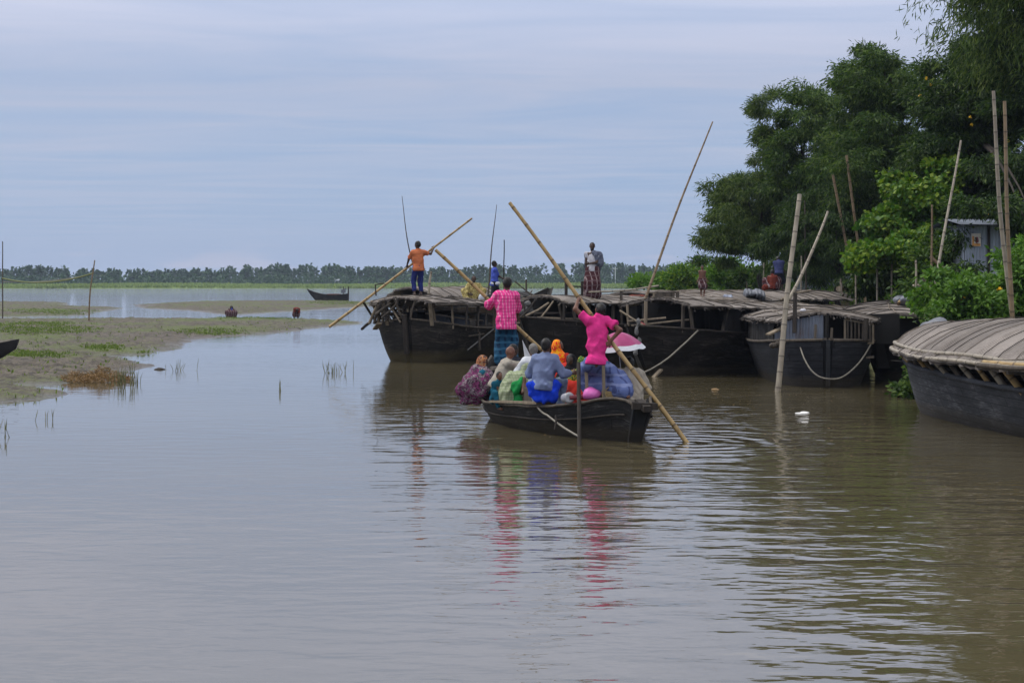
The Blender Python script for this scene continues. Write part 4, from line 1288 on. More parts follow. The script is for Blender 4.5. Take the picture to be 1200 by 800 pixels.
def rope(name, label, pts, r, mat, sag=0., cat='rope', n=20, parent=None):
    pts = [np.asarray(p, float) for p in pts]
    P = []
    for a, c in zip(pts[:-1], pts[1:]):
        t_ = np.linspace(0, 1, n)[:, None]
        P.append(a + (c - a) * t_ - UP * sag * 4 * t_ * (1 - t_))
    m = MB(); m.tube(np.concatenate(P)[np.r_[True, np.linalg.norm(np.diff(np.concatenate(P), axis=0), axis=1) > 1e-5]], r, 6)
    return m.build(name, MAT[mat], parent, label if not parent else None, cat if not parent else None)


def pole(label, a, c, r0, r1, mat='bamboo', bow=.0, name='bamboo_pole', group=None):
    a, c = np.asarray(a, float), np.asarray(c, float)
    Ln = np.linalg.norm(c - a); n = max(int(Ln / .06), 12)
    t_ = np.linspace(0, 1, n)
    P = a + (c - a) * t_[:, None] + np.cross(unit(c - a), V(0, 1, 0)) * (bow * np.sin(t_ * math.pi))[:, None]
    P += np.stack([np.sin(t_ * 9), 0 * t_, np.cos(t_ * 7)], -1) * .008
    fr = (t_ * Ln / .38) % 1
    r = (r0 + (r1 - r0) * t_) * (1 + .13 * np.exp(-((np.minimum(fr, 1 - fr)) / .07) ** 2))
    m = MB(); m.tube(P, r, 10)
    return m.build(name, MAT[mat], None, label, 'pole', group)


BG = 'roofed cargo boats moored along the bank'
# ---- boat A: open-framed boat, bow towards us
A = Boat('cargo_boat', 'weathered roofed boat with open stick framing that the orange-shirted poler stands on', (-3.4, 54.6), (.31, .95),
         [(0, .16, 1.40, -.35), (.5, 1.0, 1.28, -.45), (1.4, 1.52, 1.14, -.5), (3, 1.8, 1.05, -.5), (6, 1.85, 1.0, -.5), (9, 1.6, 1.05, -.45), (11.4, .8, 1.3, -.3), (12, .15, 1.6, 0)], .36, .55, .8, 'hull_old', group=BG)
A.rail('wood')
A.roof(-.05, 7.4, rise=.16, zed=lambda s: 1.94 - .035 * np.clip(s, 0, 8), wfun=lambda s: np.minimum(.95 + .62 * np.sqrt(np.clip(s + .05, 0, 3)), 1.9), mat='mat', seed=1, nlong=2)
rr = np.random.default_rng(5)
for sd_ in (-1, 1):
    for s_ in (.35, .9, 1.5, 2.15, 2.8, 3.5, 4.2, 5., 5.8, 6.6, 7.2):
        hb, zg, _ = A.gun(s_); h2 = hb * .97
        zt = A.rz(s_, sd_ * h2) - .06
        A.plank((s_, sd_ * h2, float(zg) - .12), (s_ + rr.normal(0, .07) - (.25 if s_ < 1.2 else 0), sd_ * (h2 + .04), zt), rr.uniform(.06, .13), .05, ['wood', 'wood_light', 'wood_light'][rr.integers(3)], 'strut')
    s = np.linspace(.25, 7.3, 24); hb = A.gun(s)[0]
    for zz_ in (.42, .78):
        m = MB(); P = np.stack([s, sd_ * (hb * .95), A.gun(s)[1] + zz_ * .62 + rr.normal(0, .015, 24)], -1)
        if zz_ < .5: P = P[:9]
        m.tube(P, .026, 6); m.build('side_rail', MAT['wood'], A.o)
    s = np.linspace(0, 7.3, 30); m = MB()
    m.tube(np.stack([s, sd_ * np.array([np.interp(q, A.rs, A.T[:, -1 if sd_ > 0 else 0, 1] * sd_) for q in s]) * 1.0, [np.interp(q, A.rs, A.T[:, -1 if sd_ > 0 else 0, 2]) - .08 for q in s]], -1), .045, 7); m.build('eave_beam', MAT['wood'], A.o)
# ruined lattice at the bow, left of the stem
for (a, c, r_) in [((.1, .2, 1.38), (-.5, .55, 2.05), .04), ((.3, .75, 1.3), (-.25, 1.3, 2.0), .045), ((.7, 1.15, 1.2), (.2, 1.65, 1.98), .045), ((1.1, 1.4, 1.16), (.75, 1.8, 1.95), .04),
                   ((-.35, .2, 1.72), (1.6, 1.75, 1.62), .03), ((-.15, .15, 1.55), (1.5, 1.6, 1.45), .03), ((-.5, .4, 1.95), (-.1, 1.2, 1.45), .03), ((.3, 1.2, 1.9), (.9, 1.35, 1.3), .035), ((.0, .95, 1.35), (.5, 1.0, 1.95), .03),
                   ((-.30, .75, 1.92), (-.2, 1.5, 1.55), .045), ((-.3, 1.3, 1.99), (.2, 1.75, 1.25), .05), ((.2, 1.7, 1.3), (.9, 1.9, 1.05), .05), ((-.25, 1.35, 1.85), (.25, 1.5, 1.25), .05), ((.05, -.2, 1.40), (-.45, -.5, 2.0), .04), ((.5, -.9, 1.28), (.1, -1.1, 1.95), .045)] + [((rr.uniform(-.1, .9), rr.uniform(.0, 1.2), 1.3), (rr.uniform(-.3, .9), rr.uniform(.2, 1.5), rr.uniform(1.6, 1.95)), rr.uniform(.02, .035)) for _ in range(12)]:
    a, c = V(max(a[0], .0), a[1] * min(1, .68 + .45 * max(a[0], 0)), a[2]), V(max(c[0], -.02), c[1] * min(1, .68 + .45 * max(c[0], 0)), c[2])
    A.stick([V(*a), (V(*a) + V(*c)) / 2 + rr.normal(0, .02, 3), V(*c)], r_, ['wood', 'wood_dark', 'wood_light', 'wood'][rr.integers(4)], 'lattice_stick')
A.plank((.85, 1.42, 1.05), (.1, .95, 1.26), .16, .05, 'wood_light', 'broken_board')
A.plank((0.15, .02, .3), (-.08, .02, 1.55), .14, .12, 'wood_dark', 'stem_post')
A.stick([V(-.3, .9, 2.15), V(-.32, .92, 2.5), V(-.1, .7, 2.55)], .025, 'wood_dark', 'hook_stick')
A.stick([V(2.2, -1.72, .95), V(2.15, -1.76, .35)], .04, 'wood', 'fender_stick'); A.stick([V(3.3, -1.86, 1.02), V(1.4, -1.60, .38)], .025, 'rope_grey', 'mooring_line'); A.plank((1.5, -1.6, .83), (2.5, -1.78, .88), .05, .04, 'wood', 'fender_stick')
# tan mat and cargo in the hold, dark inner lining
m = MB(); m.grid(np.array([[(s_, y_, 1.28 + .35 * (1 - (y_ / 1.3) ** 2) - .02 * s_) for y_ in np.linspace(-1.35, 1.35, 10)] for s_ in np.linspace(4.6, 9.2, 14)]), 0, True, flip=True)
m.build('hold_mat', MAT['tan_mat'], A.o)
m = MB(); m.box((4.9, .2, .70), (6.2, 2.5, .5)); m.box((3.6, .75, 1.25), (3.4, .9, .7), jit=.03); m.build('hold_planking', MAT['black_tarp'], A.o)
for (a, sz) in (((2.9, -.9, 1.32), (.5, .4, .3)), ((4.3, -1.1, 1.3), (.4, .3, .35)), ((1.9, -.5, 1.35), (.4, .4, .3))):
    m = MB(); m.box(a, sz, jit=.03); m.build('hold_box', MAT['grey_tarp'], A.o)

# ---- boat K: beyond A, dark prow turned up
K = Boat('cargo_boat', 'dark far boat behind the open-framed one with its pointed prow turned up to the right', (-4.3, 68), (.60, .80),
         [(0, .2, 1.9, -.2), (1, 1.0, 1.6, -.4), (3, 1.4, 1.4, -.4), (6, 1.4, 1.35, -.4), (8.5, .9, 1.65, -.2), (10, .1, 2.3, .9)], .40, .4, 1.2, 'hull', group=BG)
K.rail()
K.roof(.4, 5.6, rise=.35, zed=lambda s: 1.98 + 0 * s, wfun=lambda s: 1.35 + 0 * s, seed=2)
K.curtain(.6, 5.4, -1); K.curtain(.6, 5.4, 1)
K.roof(5.75, 7.6, rise=.22, zed=lambda s: 1.9 + 0 * s, wfun=lambda s: 1.2 + 0 * s, seed=3, mat='black_tarp', name='tarp_roof')
K.stick([V(8.2, 0, 1.0), V(8.2, 0, 2.7)], .04, 'wood', 'post'); K.stick([V(6.9, -.6, 1.5), V(8.9, .2, 2.2)], .03, 'wood', 'oar')

# ---- boat B: middle
Bb = Boat('cargo_boat', 'black roofed boat under the man in the checked shawl, its cluttered bow behind the passengers', (.35, 52.4), (.75, .66),
          [(0, .14, 1.50, -.3), (.6, .85, 1.42, -.45), (1.6, 1.35, 1.33, -.5), (3.5, 1.65, 1.22, -.5), (7, 1.65, 1.18, -.5), (9.4, 1.0, 1.35, -.35), (10.5, .15, 1.7, .2)], .38, .9, .8, 'hull', group=BG)
Bb.rail('wood_dark')
Bb.roof(.75, 9.3, rise=.17, zed=lambda s: 1.96 - .012 * s, wfun=lambda s: np.minimum(1.15 + .4 * np.sqrt(np.clip(s - .7, 0, 4)), 1.75), seed=4, nlong=1)
Bb.curtain(3.0, 9.0, -1); Bb.curtain(1.2, 9.0, 1)
for s_ in (.8, 1.15, 1.5, 1.9, 2.4):
    hb, zg, _ = Bb.gun(s_)
    Bb.plank((s_, -hb * .95, zg - .1), (s_ + rr.normal(0, .06), -hb * .95, Bb.rz(s_, -hb * .95) - .05), .09, .05, ['wood', 'wood_dark', 'wood'][rr.integers(3)], 'strut')
for (a, c) in [((.35, .3, 1.4), (.15, .2, 2.0)), ((.3, -.4, 1.45), (.75, -.55, 2.0)), ((.15, .45, 1.75), (.9, .9, 1.95)), ((.2, -.3, 1.62), (2.2, -1.35, 1.58)), ((.25, -.35, 1.5), (1.6, -1.2, 1.44)), ((-.05, .1, 1.5), (.6, .1, 2.05)), ((.1, 0, 1.55), (.7, -.4, 1.95)), ((.9, -.8, 1.42), (.7, -.85, 1.9))]:
    Bb.stick([V(*a), (V(*a) + V(*c)) / 2 + rr.normal(0, .03, 3), V(*c)], rr.uniform(.025, .045), ['wood', 'wood_light', 'wood_dark'][rr.integers(3)], 'lattice_stick')
m = MB(); S = SDF(.06)
for q in range(9): S.ell(V(.45 + rr.normal(0, .15), .25 + rr.normal(0, .2), 1.72 + rr.normal(0, .12)), V(.12, .1, .09))
v, q = S.mesh(.03, .02, 4, 25); m.add(v, q); m.build('rope_heap', MAT['rope_grey'], Bb.o)
def broof(bt, px, Y):
    """roof point of a boat seen at column px, distance Y"""
    x = (px - 600) / F * Y; l = bt.loc((x, Y, 0)); return V(l[0], l[1], bt.rz(l[0], l[1]))
for px, Y, h in ((663.5, 53.0, .42), (682.5, 54.5, .48)):
    q = broof(Bb, px, Y); Bb.stick([q - V(0, 0, .3), q + V(0, 0, h)], .05, 'wood_dark', 'post')
q0, q1 = broof(Bb, 663.5, 53.0) + V(0, 0, .3), broof(Bb, 684, 54.5) + V(0, 0, .3); Bb.stick([q0, q1], .022, 'wood_dark', 'rail_stick')
q = broof(Bb, 728, 53.2); Bb.stick([q - V(0, 0, .8), q + V(0, 0, .34)], .045, 'wood', 'post')
Bb.stick([q + V(-.9, .55, .27), q + V(-.2, .1, .30), q + V(.2, -.25, .34), q + V(.95, -.7, .47)], .028, 'bamboo_pale', 'rail_stick')
q = broof(Bb, 701, 57); Bb.plank(q + V(-.5, .4, .18), q + V(1.0, .0, .12), .5, .16, 'wood_dark', 'plank_stack')
m = MB(); q = broof(Bb, 748, 56); S = SDF(.05)
for i in range(6): S.ell(q + V(rr.normal(0, .3), rr.normal(0, .12), .03), V(.22, .12, .05))
v, f_ = S.mesh(.03, .02, 8); m.add(v, f_); m.build('heaped_cloth', MAT['rust'], Bb.o)

# ---- boat G: the roofs behind
G = Boat('cargo_boat', 'rearmost mat roof that the child and the squatting pair stand on, next to the bushes', (4.1, 60.5), (.76, .65),
         [(0, .15, 1.6, -.2), (1, 1.2, 1.4, -.5), (4, 1.75, 1.25, -.5), (8, 1.75, 1.25, -.5), (10, 1.1, 1.4, -.3), (11, .2, 1.7, .2)], .4, .7, .7, 'hull', group=BG)
G.rail(); G.roof(.3, 10.2, rise=.28, zed=lambda s: 1.92 + 0 * s, wfun=lambda s: 2.3 + 0 * s, seed=6, nlong=2); G.curtain(.8, 9.6, -1)

# ---- boat C: black broadside hull
Cc = Boat('cargo_boat', 'black broadside boat with long mat roof and a rope slung from its raked bow', (3.25, 46.9), (.74, .67),
          [(0, .12, 1.38, -.3), (.6, .75, 1.34, -.45), (1.6, 1.25, 1.25, -.5), (3.5, 1.55, 1.12, -.5), (8, 1.6, 1.05, -.5), (10, 1.1, 1.15, -.4), (11.2, .15, 1.5, .1)], .36, 1.0, .7, 'hull', group=BG)
Cc.rail('wood_dark')
Cc.roof(1.0, 10.0, rise=.17, zed=lambda s: 1.98 - .04 * s, wfun=lambda s: np.minimum(1.15 + .5 * np.sqrt(np.clip(s - .9, 0, 3)), 1.85), seed=7, nlong=3)
Cc.curtain(2.3, 9.6, -1, seed=3); Cc.plank((1.5, .0, 1.2), (1.5, .0, 2.0), .05, 2.0, 'black_tarp', 'dark_end_sheet'); Bb.plank((1.5, .1, 1.2), (1.5, .1, 2.02), .05, 2.0, 'black_tarp', 'dark_end_sheet'); Cc.curtain(1.5, 9.6, 1)  # black end sheets added to stand in for the shade inside both roofs
for s_, lean in ((1.05, .0), (1.35, -.18), (2.25, .25)):
    hb, zg, _ = Cc.gun(s_); Cc.plank((s_, -hb * .95, zg - .1), (s_ + lean, -hb * .97, Cc.rz(s_ + lean, -hb * .95) - .05), .09, .05, ['wood_light', 'wood', 'wood'][int(s_)], 'strut')
for (a, c, r_) in [((.5, -.1, 1.3), (.5, -.12, 2.05), .05), ((.25, .2, 1.38), (1.4, -.9, 1.55), .03), ((.2, .3, 1.5), (.9, -.5, 1.6), .03), ((.3, -.2, 1.4), (.1, .5, 1.8), .03), ((.45, .5, 1.35), (.4, .5, 1.95), .035)]:
    Cc.stick([V(*a), V(*c)], r_, ['wood_light', 'wood'][rr.integers(2)], 'lattice_stick')
q0, q1 = Cc.loc(at(748, 376, 47.0)), Cc.loc(at(783, 385, 47.6))
rope('mooring_rope', None, [q0, q1], .03, 'rope_pink', .10, parent=Cc.o)
P = [Cc.loc(at(x_, y_, Y)) for x_, y_, Y in ((818, 387, 46.75), (806, 399, 46.6), (796, 408, 46.5), (785, 418, 46.4), (774, 426, 46.3), (762, 433, 46.3), (750, 438, 46.3), (744, 440, 46.3))]
m = MB(); m.tube(P, .024, 6); m.build('anchor_rope', MAT['rope'], Cc.o)
m = MB(); m.beam(Cc.loc(at(765, 443, 46.7)), Cc.loc(at(775, 433, 46.9)), .13, .05); m.build('anchor_board', MAT['wood_light'], Cc.o)
m = MB(); S = SDF(.04)
for px, py in ((748, 378), (746, 388), (749, 400), (745, 412)): S.ell(Cc.loc(at(px, py, 46.7)), V(.05, .07, .14))
v, f_ = S.mesh(.02, .02, 9, 30); m.add(v, f_); m.build('rope_heap', MAT['rope_grey'], Cc.o)

# ---- boat D: bow towards us with tin and lattice cabin front
D = Boat('cargo_boat', 'dark boat facing us with corrugated tin and slatted panel under its peaked roof', (7.72, 41.7), (.06, .998),
         [(0, .12, 1.16, -.3), (.35, .80, 1.14, -.4), (.9, 1.15, 1.12, -.5), (2.4, 1.45, 1.05, -.5), (6, 1.5, 1.0, -.5), (9, 1.1, 1.1, -.4), (10.5, .2, 1.5, 0)], .34, .35, .7, 'hull_slate', group=BG)
D.rail('wood')
def dz(s): return 1.62 - .0 * s
D.roof(.35, 9.6, rise=.17, zed=lambda s: 1.63 + 0 * s, wfun=lambda s: np.minimum(1.1 + .35 * np.sqrt(np.clip(s - .3, 0, 4)), 1.65), seed=9, nlong=2, front_in=.35)
D.curtain(1.2, 9.0, -1); D.curtain(1.2, 9.0, 1)
# tin cabin front: corrugated sheet from the left side to the stem, slatted panel to its right
def corr(parent, a, c, z0a, z1a, z0c, z1c, name, mat, pitch=.075, amp=.012):
    a, c = np.asarray(a, float), np.asarray(c, float); n = int(np.linalg.norm(c - a) / (pitch / 8)); t_ = np.linspace(0, 1, n)
    nn = unit(np.cross(c - a, UP)); P0 = a + (c - a) * t_[:, None] + nn * (amp * np.sin(t_ * np.linalg.norm(c - a) / pitch * 2 * math.pi))[:, None]
    lo = P0.copy(); lo[:, 2] = z0a + (z0c - z0a) * t_; hi_ = P0.copy(); hi_[:, 2] = z1a + (z1c - z1a) * t_
    m = MB(); A_ = np.stack([lo, hi_], 1); m.grid(A_, 0, True); m.grid(A_ + nn * .006, 0, True, flip=True)
    return m.build(name, MAT[mat], parent)
corr(D.o, (.62, .98, 0), (.38, .06, 0), 1.13, 1.62, 1.15, 1.80, 'tin_panel', 'tin_dark')
fp = [D.loc(at(990, 374, 42.2)), D.loc(at(1023, 380, 42.4)), D.loc(at(1023, 402, 42.4)), D.loc(at(990, 402, 42.2))]
m = MB()
for a, c in ((0, 1), (1, 2), (2, 3), (3, 0)): m.beam(fp[a], fp[c], .05, .05 + .012 * (a % 2), up=V(1, 0, 0))
lt = m.build('slatted_panel', MAT['wood_light'], D.o)
m = MB()
for t_ in np.linspace(.1, .9, 7): m.beam(fp[0] + (fp[1] - fp[0]) * t_ - V(0, 0, .02), fp[3] + (fp[2] - fp[3]) * t_ + V(0, 0, .02), .045, .03, up=V(1, 0, 0))
m.build('slats', MAT['wood'], lt)
m = MB(); m.box(D.loc(at(1005, 385, 43.3)), (.05, 2.1, .75)); m.build('cabin_back', MAT['black_tarp'], D.o)
for px, py, y2, Y in ((955, 402, 380, 41.9), (974, 400, 384, 41.85)):
    D.plank(D.loc(at(px, py, Y)), D.loc(at(px + 1, y2, Y)), .06, .05, 'bamboo_pale', 'post')
D.plank((.32, -.95, 1.15), (.36, -.98, 1.7), .1, .08, 'wood_dark', 'post'); D.plank((.30, -.0, 1.15), (.32, -.02, 1.83), .07, .07, 'black_tarp', 'post')
D.plank((.55, .95, 1.15), (.0, .03, 1.20), .06, .05, 'wood', 'bow_rail'); D.plank((0, -.03, 1.20), (.55, -.98, 1.15), .06, .05, 'wood', 'bow_rail')
gl = [D.loc(at(x_, y_, Y)) for x_, y_, Y in ((937, 404, 42.1), (942, 420, 41.75), (950, 434, 41.55), (960, 442, 41.45), (971, 444, 41.4), (984, 444, 41.5), (996, 436, 41.7), (1008, 424, 41.9), (1017, 410, 42.15), (1020, 404, 42.3))]
tt = np.linspace(0, len(gl) - 1, 50); g_ = np.array(gl); k_ = np.array([.25, .5, .25]); gi = np.stack([np.interp(tt, np.arange(len(gl)), g_[:, q]) for q in range(3)], 1)
for _ in range(6): gi[1:-1] = (gi[:-2] + 2 * gi[1:-1] + gi[2:]) / 4
m = MB(); m.tube(gi, .020, 6); m.build('slung_rope', MAT['rope'], D.o)
D.plank((.02, .0, .05), (-.03, .0, 1.18), .09, .08, 'hull_grey', 'stem_post')
D.plank(D.loc(at(1015, 419, 42.0)), D.loc(at(1024, 418, 42.0)), .05, .05, 'wood', 'cleat'); D.plank(D.loc(at(926, 414, 42.3)), D.loc(at(933, 414, 42.2)), .05, .05, 'wood_light', 'cleat')
# left-hand clutter by the mooring pole
D.plank(D.loc(at(900, 392, 42.3)), D.loc(at(924, 380, 42.8)), .16, .04, 'wood_light', 'loose_board')
m = MB(); m.beam(D.loc(at(924, 402, 42.5)), D.loc(at(926, 376, 42.5)), .28, .05); m.build('rusty_board', MAT['bamboo_brown'], D.o)
m = MB(); S = SDF(.05)
for i in range(8): S.ell(D.loc(at(915 + rr.normal(0, 6), 400 + rr.normal(0, 2.5), 42.6)), V(.1, .1, .07))
v, f_ = S.mesh(.025, .02, 12, 26); m.add(v, f_); m.build('rope_heap', MAT['wood'], D.o)
corr(D.o, D.loc(at(908, 395, 42.9)), D.loc(at(926, 395, 42.5)), .95, 1.35, .95, 1.35, 'tin_scrap', 'tin_dark')

# ---- boat E: short roofed boat against the bank
E = Boat('cargo_boat', 'short mat-roofed boat wedged between the tin-fronted boat and the flowering bank', (10.15, 43.9), (.20, .98),
         [(0, .12, 1.10, -.3), (.5, .62, 1.05, -.4), (2, .95, 1.0, -.4), (5, 1.0, 1.0, -.4), (7, .7, 1.05, -.3), (8, .1, 1.3, .1)], .36, .3, .5, 'hull', group=BG)
E.rail(); E.roof(-.2, 7.2, rise=.20, zed=lambda s: 1.58 + .03 * s, wfun=lambda s: np.minimum(.95 + .5 * np.sqrt(np.clip(s + .3, 0, 2)), 1.6), seed=12, nlong=3, front_in=.3)
E.curtain(.3, 7, 1); E.curtain(.3, 7, -1)
m = MB(); m.box(V(.45, 0, 1.0), (.04, 1.5, 1.3)); m.build('dark_end_sheet', MAT['black_tarp'], E.o)
m = MB(); S = SDF(.06)
for i in range(6): S.ell(E.loc(at(1066 + rr.normal(0, 7), 350 + rr.normal(0, 3), 47 + rr.normal(0, .4))), V(.24, .2, .12))
v, f_ = S.mesh(.03, .03, 12, 16); m.add(v, f_); m.build('heaped_tarp', MAT['grey_tarp'], E.o)

# ---- boat F: grey boat running out of the picture
Ff = Boat('cargo_boat', 'grey-hulled boat with pale ribbed mat roof running out of the picture', (8.62, 35.4), (.164, -.986),
          [(0, .15, 1.12, -.2), (.6, .68, 1.07, -.4), (1.6, 1.12, 1.0, -.5), (4, 1.5, .92, -.5), (8, 1.68, .84, -.5), (12, 1.5, .9, -.5), (14, .9, 1.1, -.3), (15, .15, 1.4, .1)], .40, .45, .6, 'hull_grey', group=BG)
Ff.rail('hull_grey', r=.05)
Ff.roof(-.15, 13.5, rise=lambda s: .40 + .42 * (1 - np.exp(-np.clip(s + .15, 0, 20) / 4.)), zed=lambda s: 1.24 - .008 * s, wfun=lambda s: np.minimum(.62 + .62 * np.sqrt(np.clip(s + .15, 0, 6)), 1.95), seed=14, lr=.007, sagk=.0, fringe=False, th=.07, lapw=1.6, front_in=.5)
for s_ in np.arange(.7, 11.5, .62):
    hb, zg, _ = Ff.gun(s_)
    for sd_ in (-1, 1):
        ye = np.interp(s_ - .2, Ff.rs, Ff.T[:, -1, 1]); ze = np.interp(s_ - .2, Ff.rs, Ff.T[:, -1, 2])
        m = MB(); m.tube([(s_ + .12, sd_ * (hb - .12), zg - .12), (s_ - .12, sd_ * (ye - .14), ze + .02)], .045 if int(s_ * 10) % 3 else .06, 7)
        m.build('strut', MAT[['bamboo_pale', 'bamboo', 'wood'][int(s_ * 7) % 3]], Ff.o)
m = MB(); m.grid(np.array([[(s_, y_, 1.02) for y_ in (-1.2, 1.2)] for s_ in (.9, 13)]), 0, False); m.build('inner_deck', MAT['wood_dark'], Ff.o)
for sd_ in (1, -1):     # two round bamboo edge rolls along the eave
    for q, (f1, dz_) in enumerate(((1.0, .02), (.93, .12))):
        s = np.linspace(-.1, 13.3, 40); hw_ = np.minimum(.62 + .62 * np.sqrt(np.clip(s + .15, 0, 6)), 1.95); P = np.stack([s + .5 * f1 ** 2 * np.clip(1 - (s + .15) / 2, 0, 1), sd_ * hw_ * f1, 1.25 - .008 * s + dz_ + .02 * np.sin(s * 1.3)], -1)
        m = MB(); m.tube(P, .036, 8); m.build('eave_pole', MAT['bamboo_pale'], Ff.o)
# ------------------------------------------------------------------ the ferry with its passengers
FB = Boat('rowing_boat', 'small black wooden ferry crowded with seated passengers and two men poling', (2.10, 27.35), (-.322, .947),
          [(0, .13, .60, -.02), (.3, .24, .70, -.25), (1.2, .72, .56, -.32), (2.1, 1.0, .47, -.35), (3.2, 1.18, .43, -.35), (4.2, 1.2, .39, -.35), (5.1, 1.08, .40, -.33), (6.2, .75, .62, -.3), (7.1, .35, .92, -.1), (7.6, .06, 1.08, .3)],
          .36, .42, .5, 'hull_ferry', 'boat', thick=.05)
FB.rail('wood', r=.026)
for sd_ in (-1, 1):
    s = np.linspace(.25, 7.2, 60); hb, zg, zk = FB.gun(s); m = MB()
    t_ = .80; m.tube(np.stack([s, sd_ * (hb * (t_ ** 1.0) ** .36 + .012), zk + (zg - zk) * t_ ** 1.35], -1), .018, 6); m.build('rubbing_strake', MAT['wood_dark'], FB.o)
def deck(s0, s1, z, name, hbf=.93, mat='wood'):
    m = MB(); s = s0
    while s < s1:
        h = float(FB.gun(s + .09)[0]) * hbf - .03
        m.box((s + .09, rr.normal(0, .01), z + rr.normal(0, .004)), (.17, 2 * h, .03)); s += .19
    return m.build(name, MAT[mat], FB.o)
deck(1.25, 6.0, .34, 'deck_boards', .86); deck(.18, 1.2, .60, 'stern_deck', .85); deck(6.1, 7.2, .90, 'bow_deck', .75)
m = MB(); m.box((4.6, .2, .47), (1.1, 1.5, .20), jit=.01); m.build('thwart', MAT['wood'], FB.o)
m = MB(); m.box((3.0, .62, .56), (.62, .55, .34), jit=.01); m.build('thwart', MAT['wood'], FB.o)
FB.plank(FB.loc(at(577, 470, 30.6)), FB.loc(at(632, 472, 29.0)), .12, .04, 'wood_light', 'side_plank')
# raked stern face, rudder post, tiller posts, exhaust
m = MB(); m.add([(.0, -.16, .60), (.0, .16, .60), (.36, .11, -.05), (.36, -.11, -.05), (.06, -.16, .62), (.06, .16, .62), (.42, .11, -.05), (.42, -.11, -.05)], [[0, 1, 2, 3], [7, 6, 5, 4], [0, 4, 5, 1], [1, 5, 6, 2], [3, 2, 6, 7], [0, 3, 7, 4]], 0, False)
FBs = m.build('stern_board', MAT['hull_grey'], FB.o)
FB.plank((-.10, -.2, .60), (-.02, .2, .62), .10, .11, 'wood_dark', 'stern_block'); FB.plank((-.18, .0, .57), (.2, .0, .66), .13, .10, 'wood_dark', 'stern_block')
a, c = FB.loc(at(678, 425, 27.9)), FB.loc(at(679, 524, 27.05)); m = MB(); m.tube([a, a + (c - a) * .5, c], .032, 8); m.build('rudder_post', MAT['wood_dark'], FB.o)
for (x0, y0, x1, y1, Y) in ((687, 436, 688, 464, 28.2), (707, 428, 708, 468, 28.0)):
    m = MB(); m.beam(FB.loc(at(x0, y0, Y)), FB.loc(at(x1, y1, Y)), .075, .05); m.build('tiller_post', MAT['wood_light'], FB.o)
m = MB(); e0, e1 = FB.loc(at(662, 466, 28.3)), FB.loc(at(667, 466, 28.1)); m.tube([e0, e0 + (e1 - e0) * .9, e1, e1 + (e1 - e0) * .05], [.075, .085, .095, .06], 14); eo = m.build('exhaust_can', MAT['silver'], FB.o)
m = MB(); m.tube([e1, FB.loc(at(684, 465, 28.2))], .04, 8); m.build('exhaust_pipe', MAT['maroonwood'], FB.o)
rope('rudder_line', None, [FB.loc(at(630, 477, 29.05)), FB.loc(at(641, 486, 28.6)), FB.loc(at(678, 511, 27.15))], .017, 'rope', .02, parent=FB.o)
m = MB(); m.tube([FB.loc(at(651, 487, 28.1)), FB.loc(at(652, 492, 28.05)), FB.loc(at(650, 503, 28.0))], .018, 6); m.build('hook', MAT['wood_dark'], FB.o)
# loose things on the ferry
def blob(name, label, cat, pts, mat, vox=.014, fold=.012, seed=3, ff=28):
    c = np.mean([p[0] for p in pts], 0); S = SDF(.05)
    for p, r in pts: S.ell(np.asarray(p) - c, r)
    v, q = S.mesh(vox, fold, seed, ff); m = MB(); m.add(v, q); o = m.build(name, MAT[mat], None, label, cat); o.location = c; return o
blob('plastic_bundle', 'round bright pink plastic bundle on the stern deck', 'bundle', [(at(694, 462, 28.15), V(.15, .12, .095)), (at(691, 459, 28.2), V(.10, .1, .09)), (at(686, 465, 28.2), V(.05, .05, .04))], 'pinkbag', fold=.008)
m = MB(); p = at(713, 463, 28.05); m.box((0, 0, 0), (.16, .15, .14), jit=.008, ax=[unit(V(1, .4, .1)), unit(V(-.4, 1, 0)), UP]); m.tube([V(-.06, -.02, .07), V(0, -.02, .13), V(.07, .02, .07)], .008, 6)
o = m.build('woven_bag', MAT['brown_bundle'], None, 'small straw-coloured woven bag beside the pink bundle', 'bag'); o.location = p

# ---- poles held by the two men
P_REAR0, P_REAR1 = at(806.5, 521.5, 27.65), at(597, 238, 28.85)
pole('thick yellow bamboo pole slanting from the water up past the man in plain pink', P_REAR0, P_REAR1, .040, .029, 'bamboo')
P_FR0, P_FR1 = at(717, 486, 34.0), at(510, 293, 33.8)
pole('bamboo punting pole held behind the man in the checked pink shirt', P_FR0, P_FR1, .042, .034, 'bamboo')
pole('light bamboo pole held across his body by the man in the orange shirt', at(385.5, 383.5, 55.6), at(553, 256, 56.1), .048, .032, 'bamboo')
def on(p0, p1, px):
    """point of a pole at a photo column"""
    t_ = np.linspace(0, 1, 2001)[:, None]; P = p0 + (p1 - p0) * t_; c = 600 + P[:, 0] / P[:, 1] * F
    return P[np.argmin(abs(c - px))]

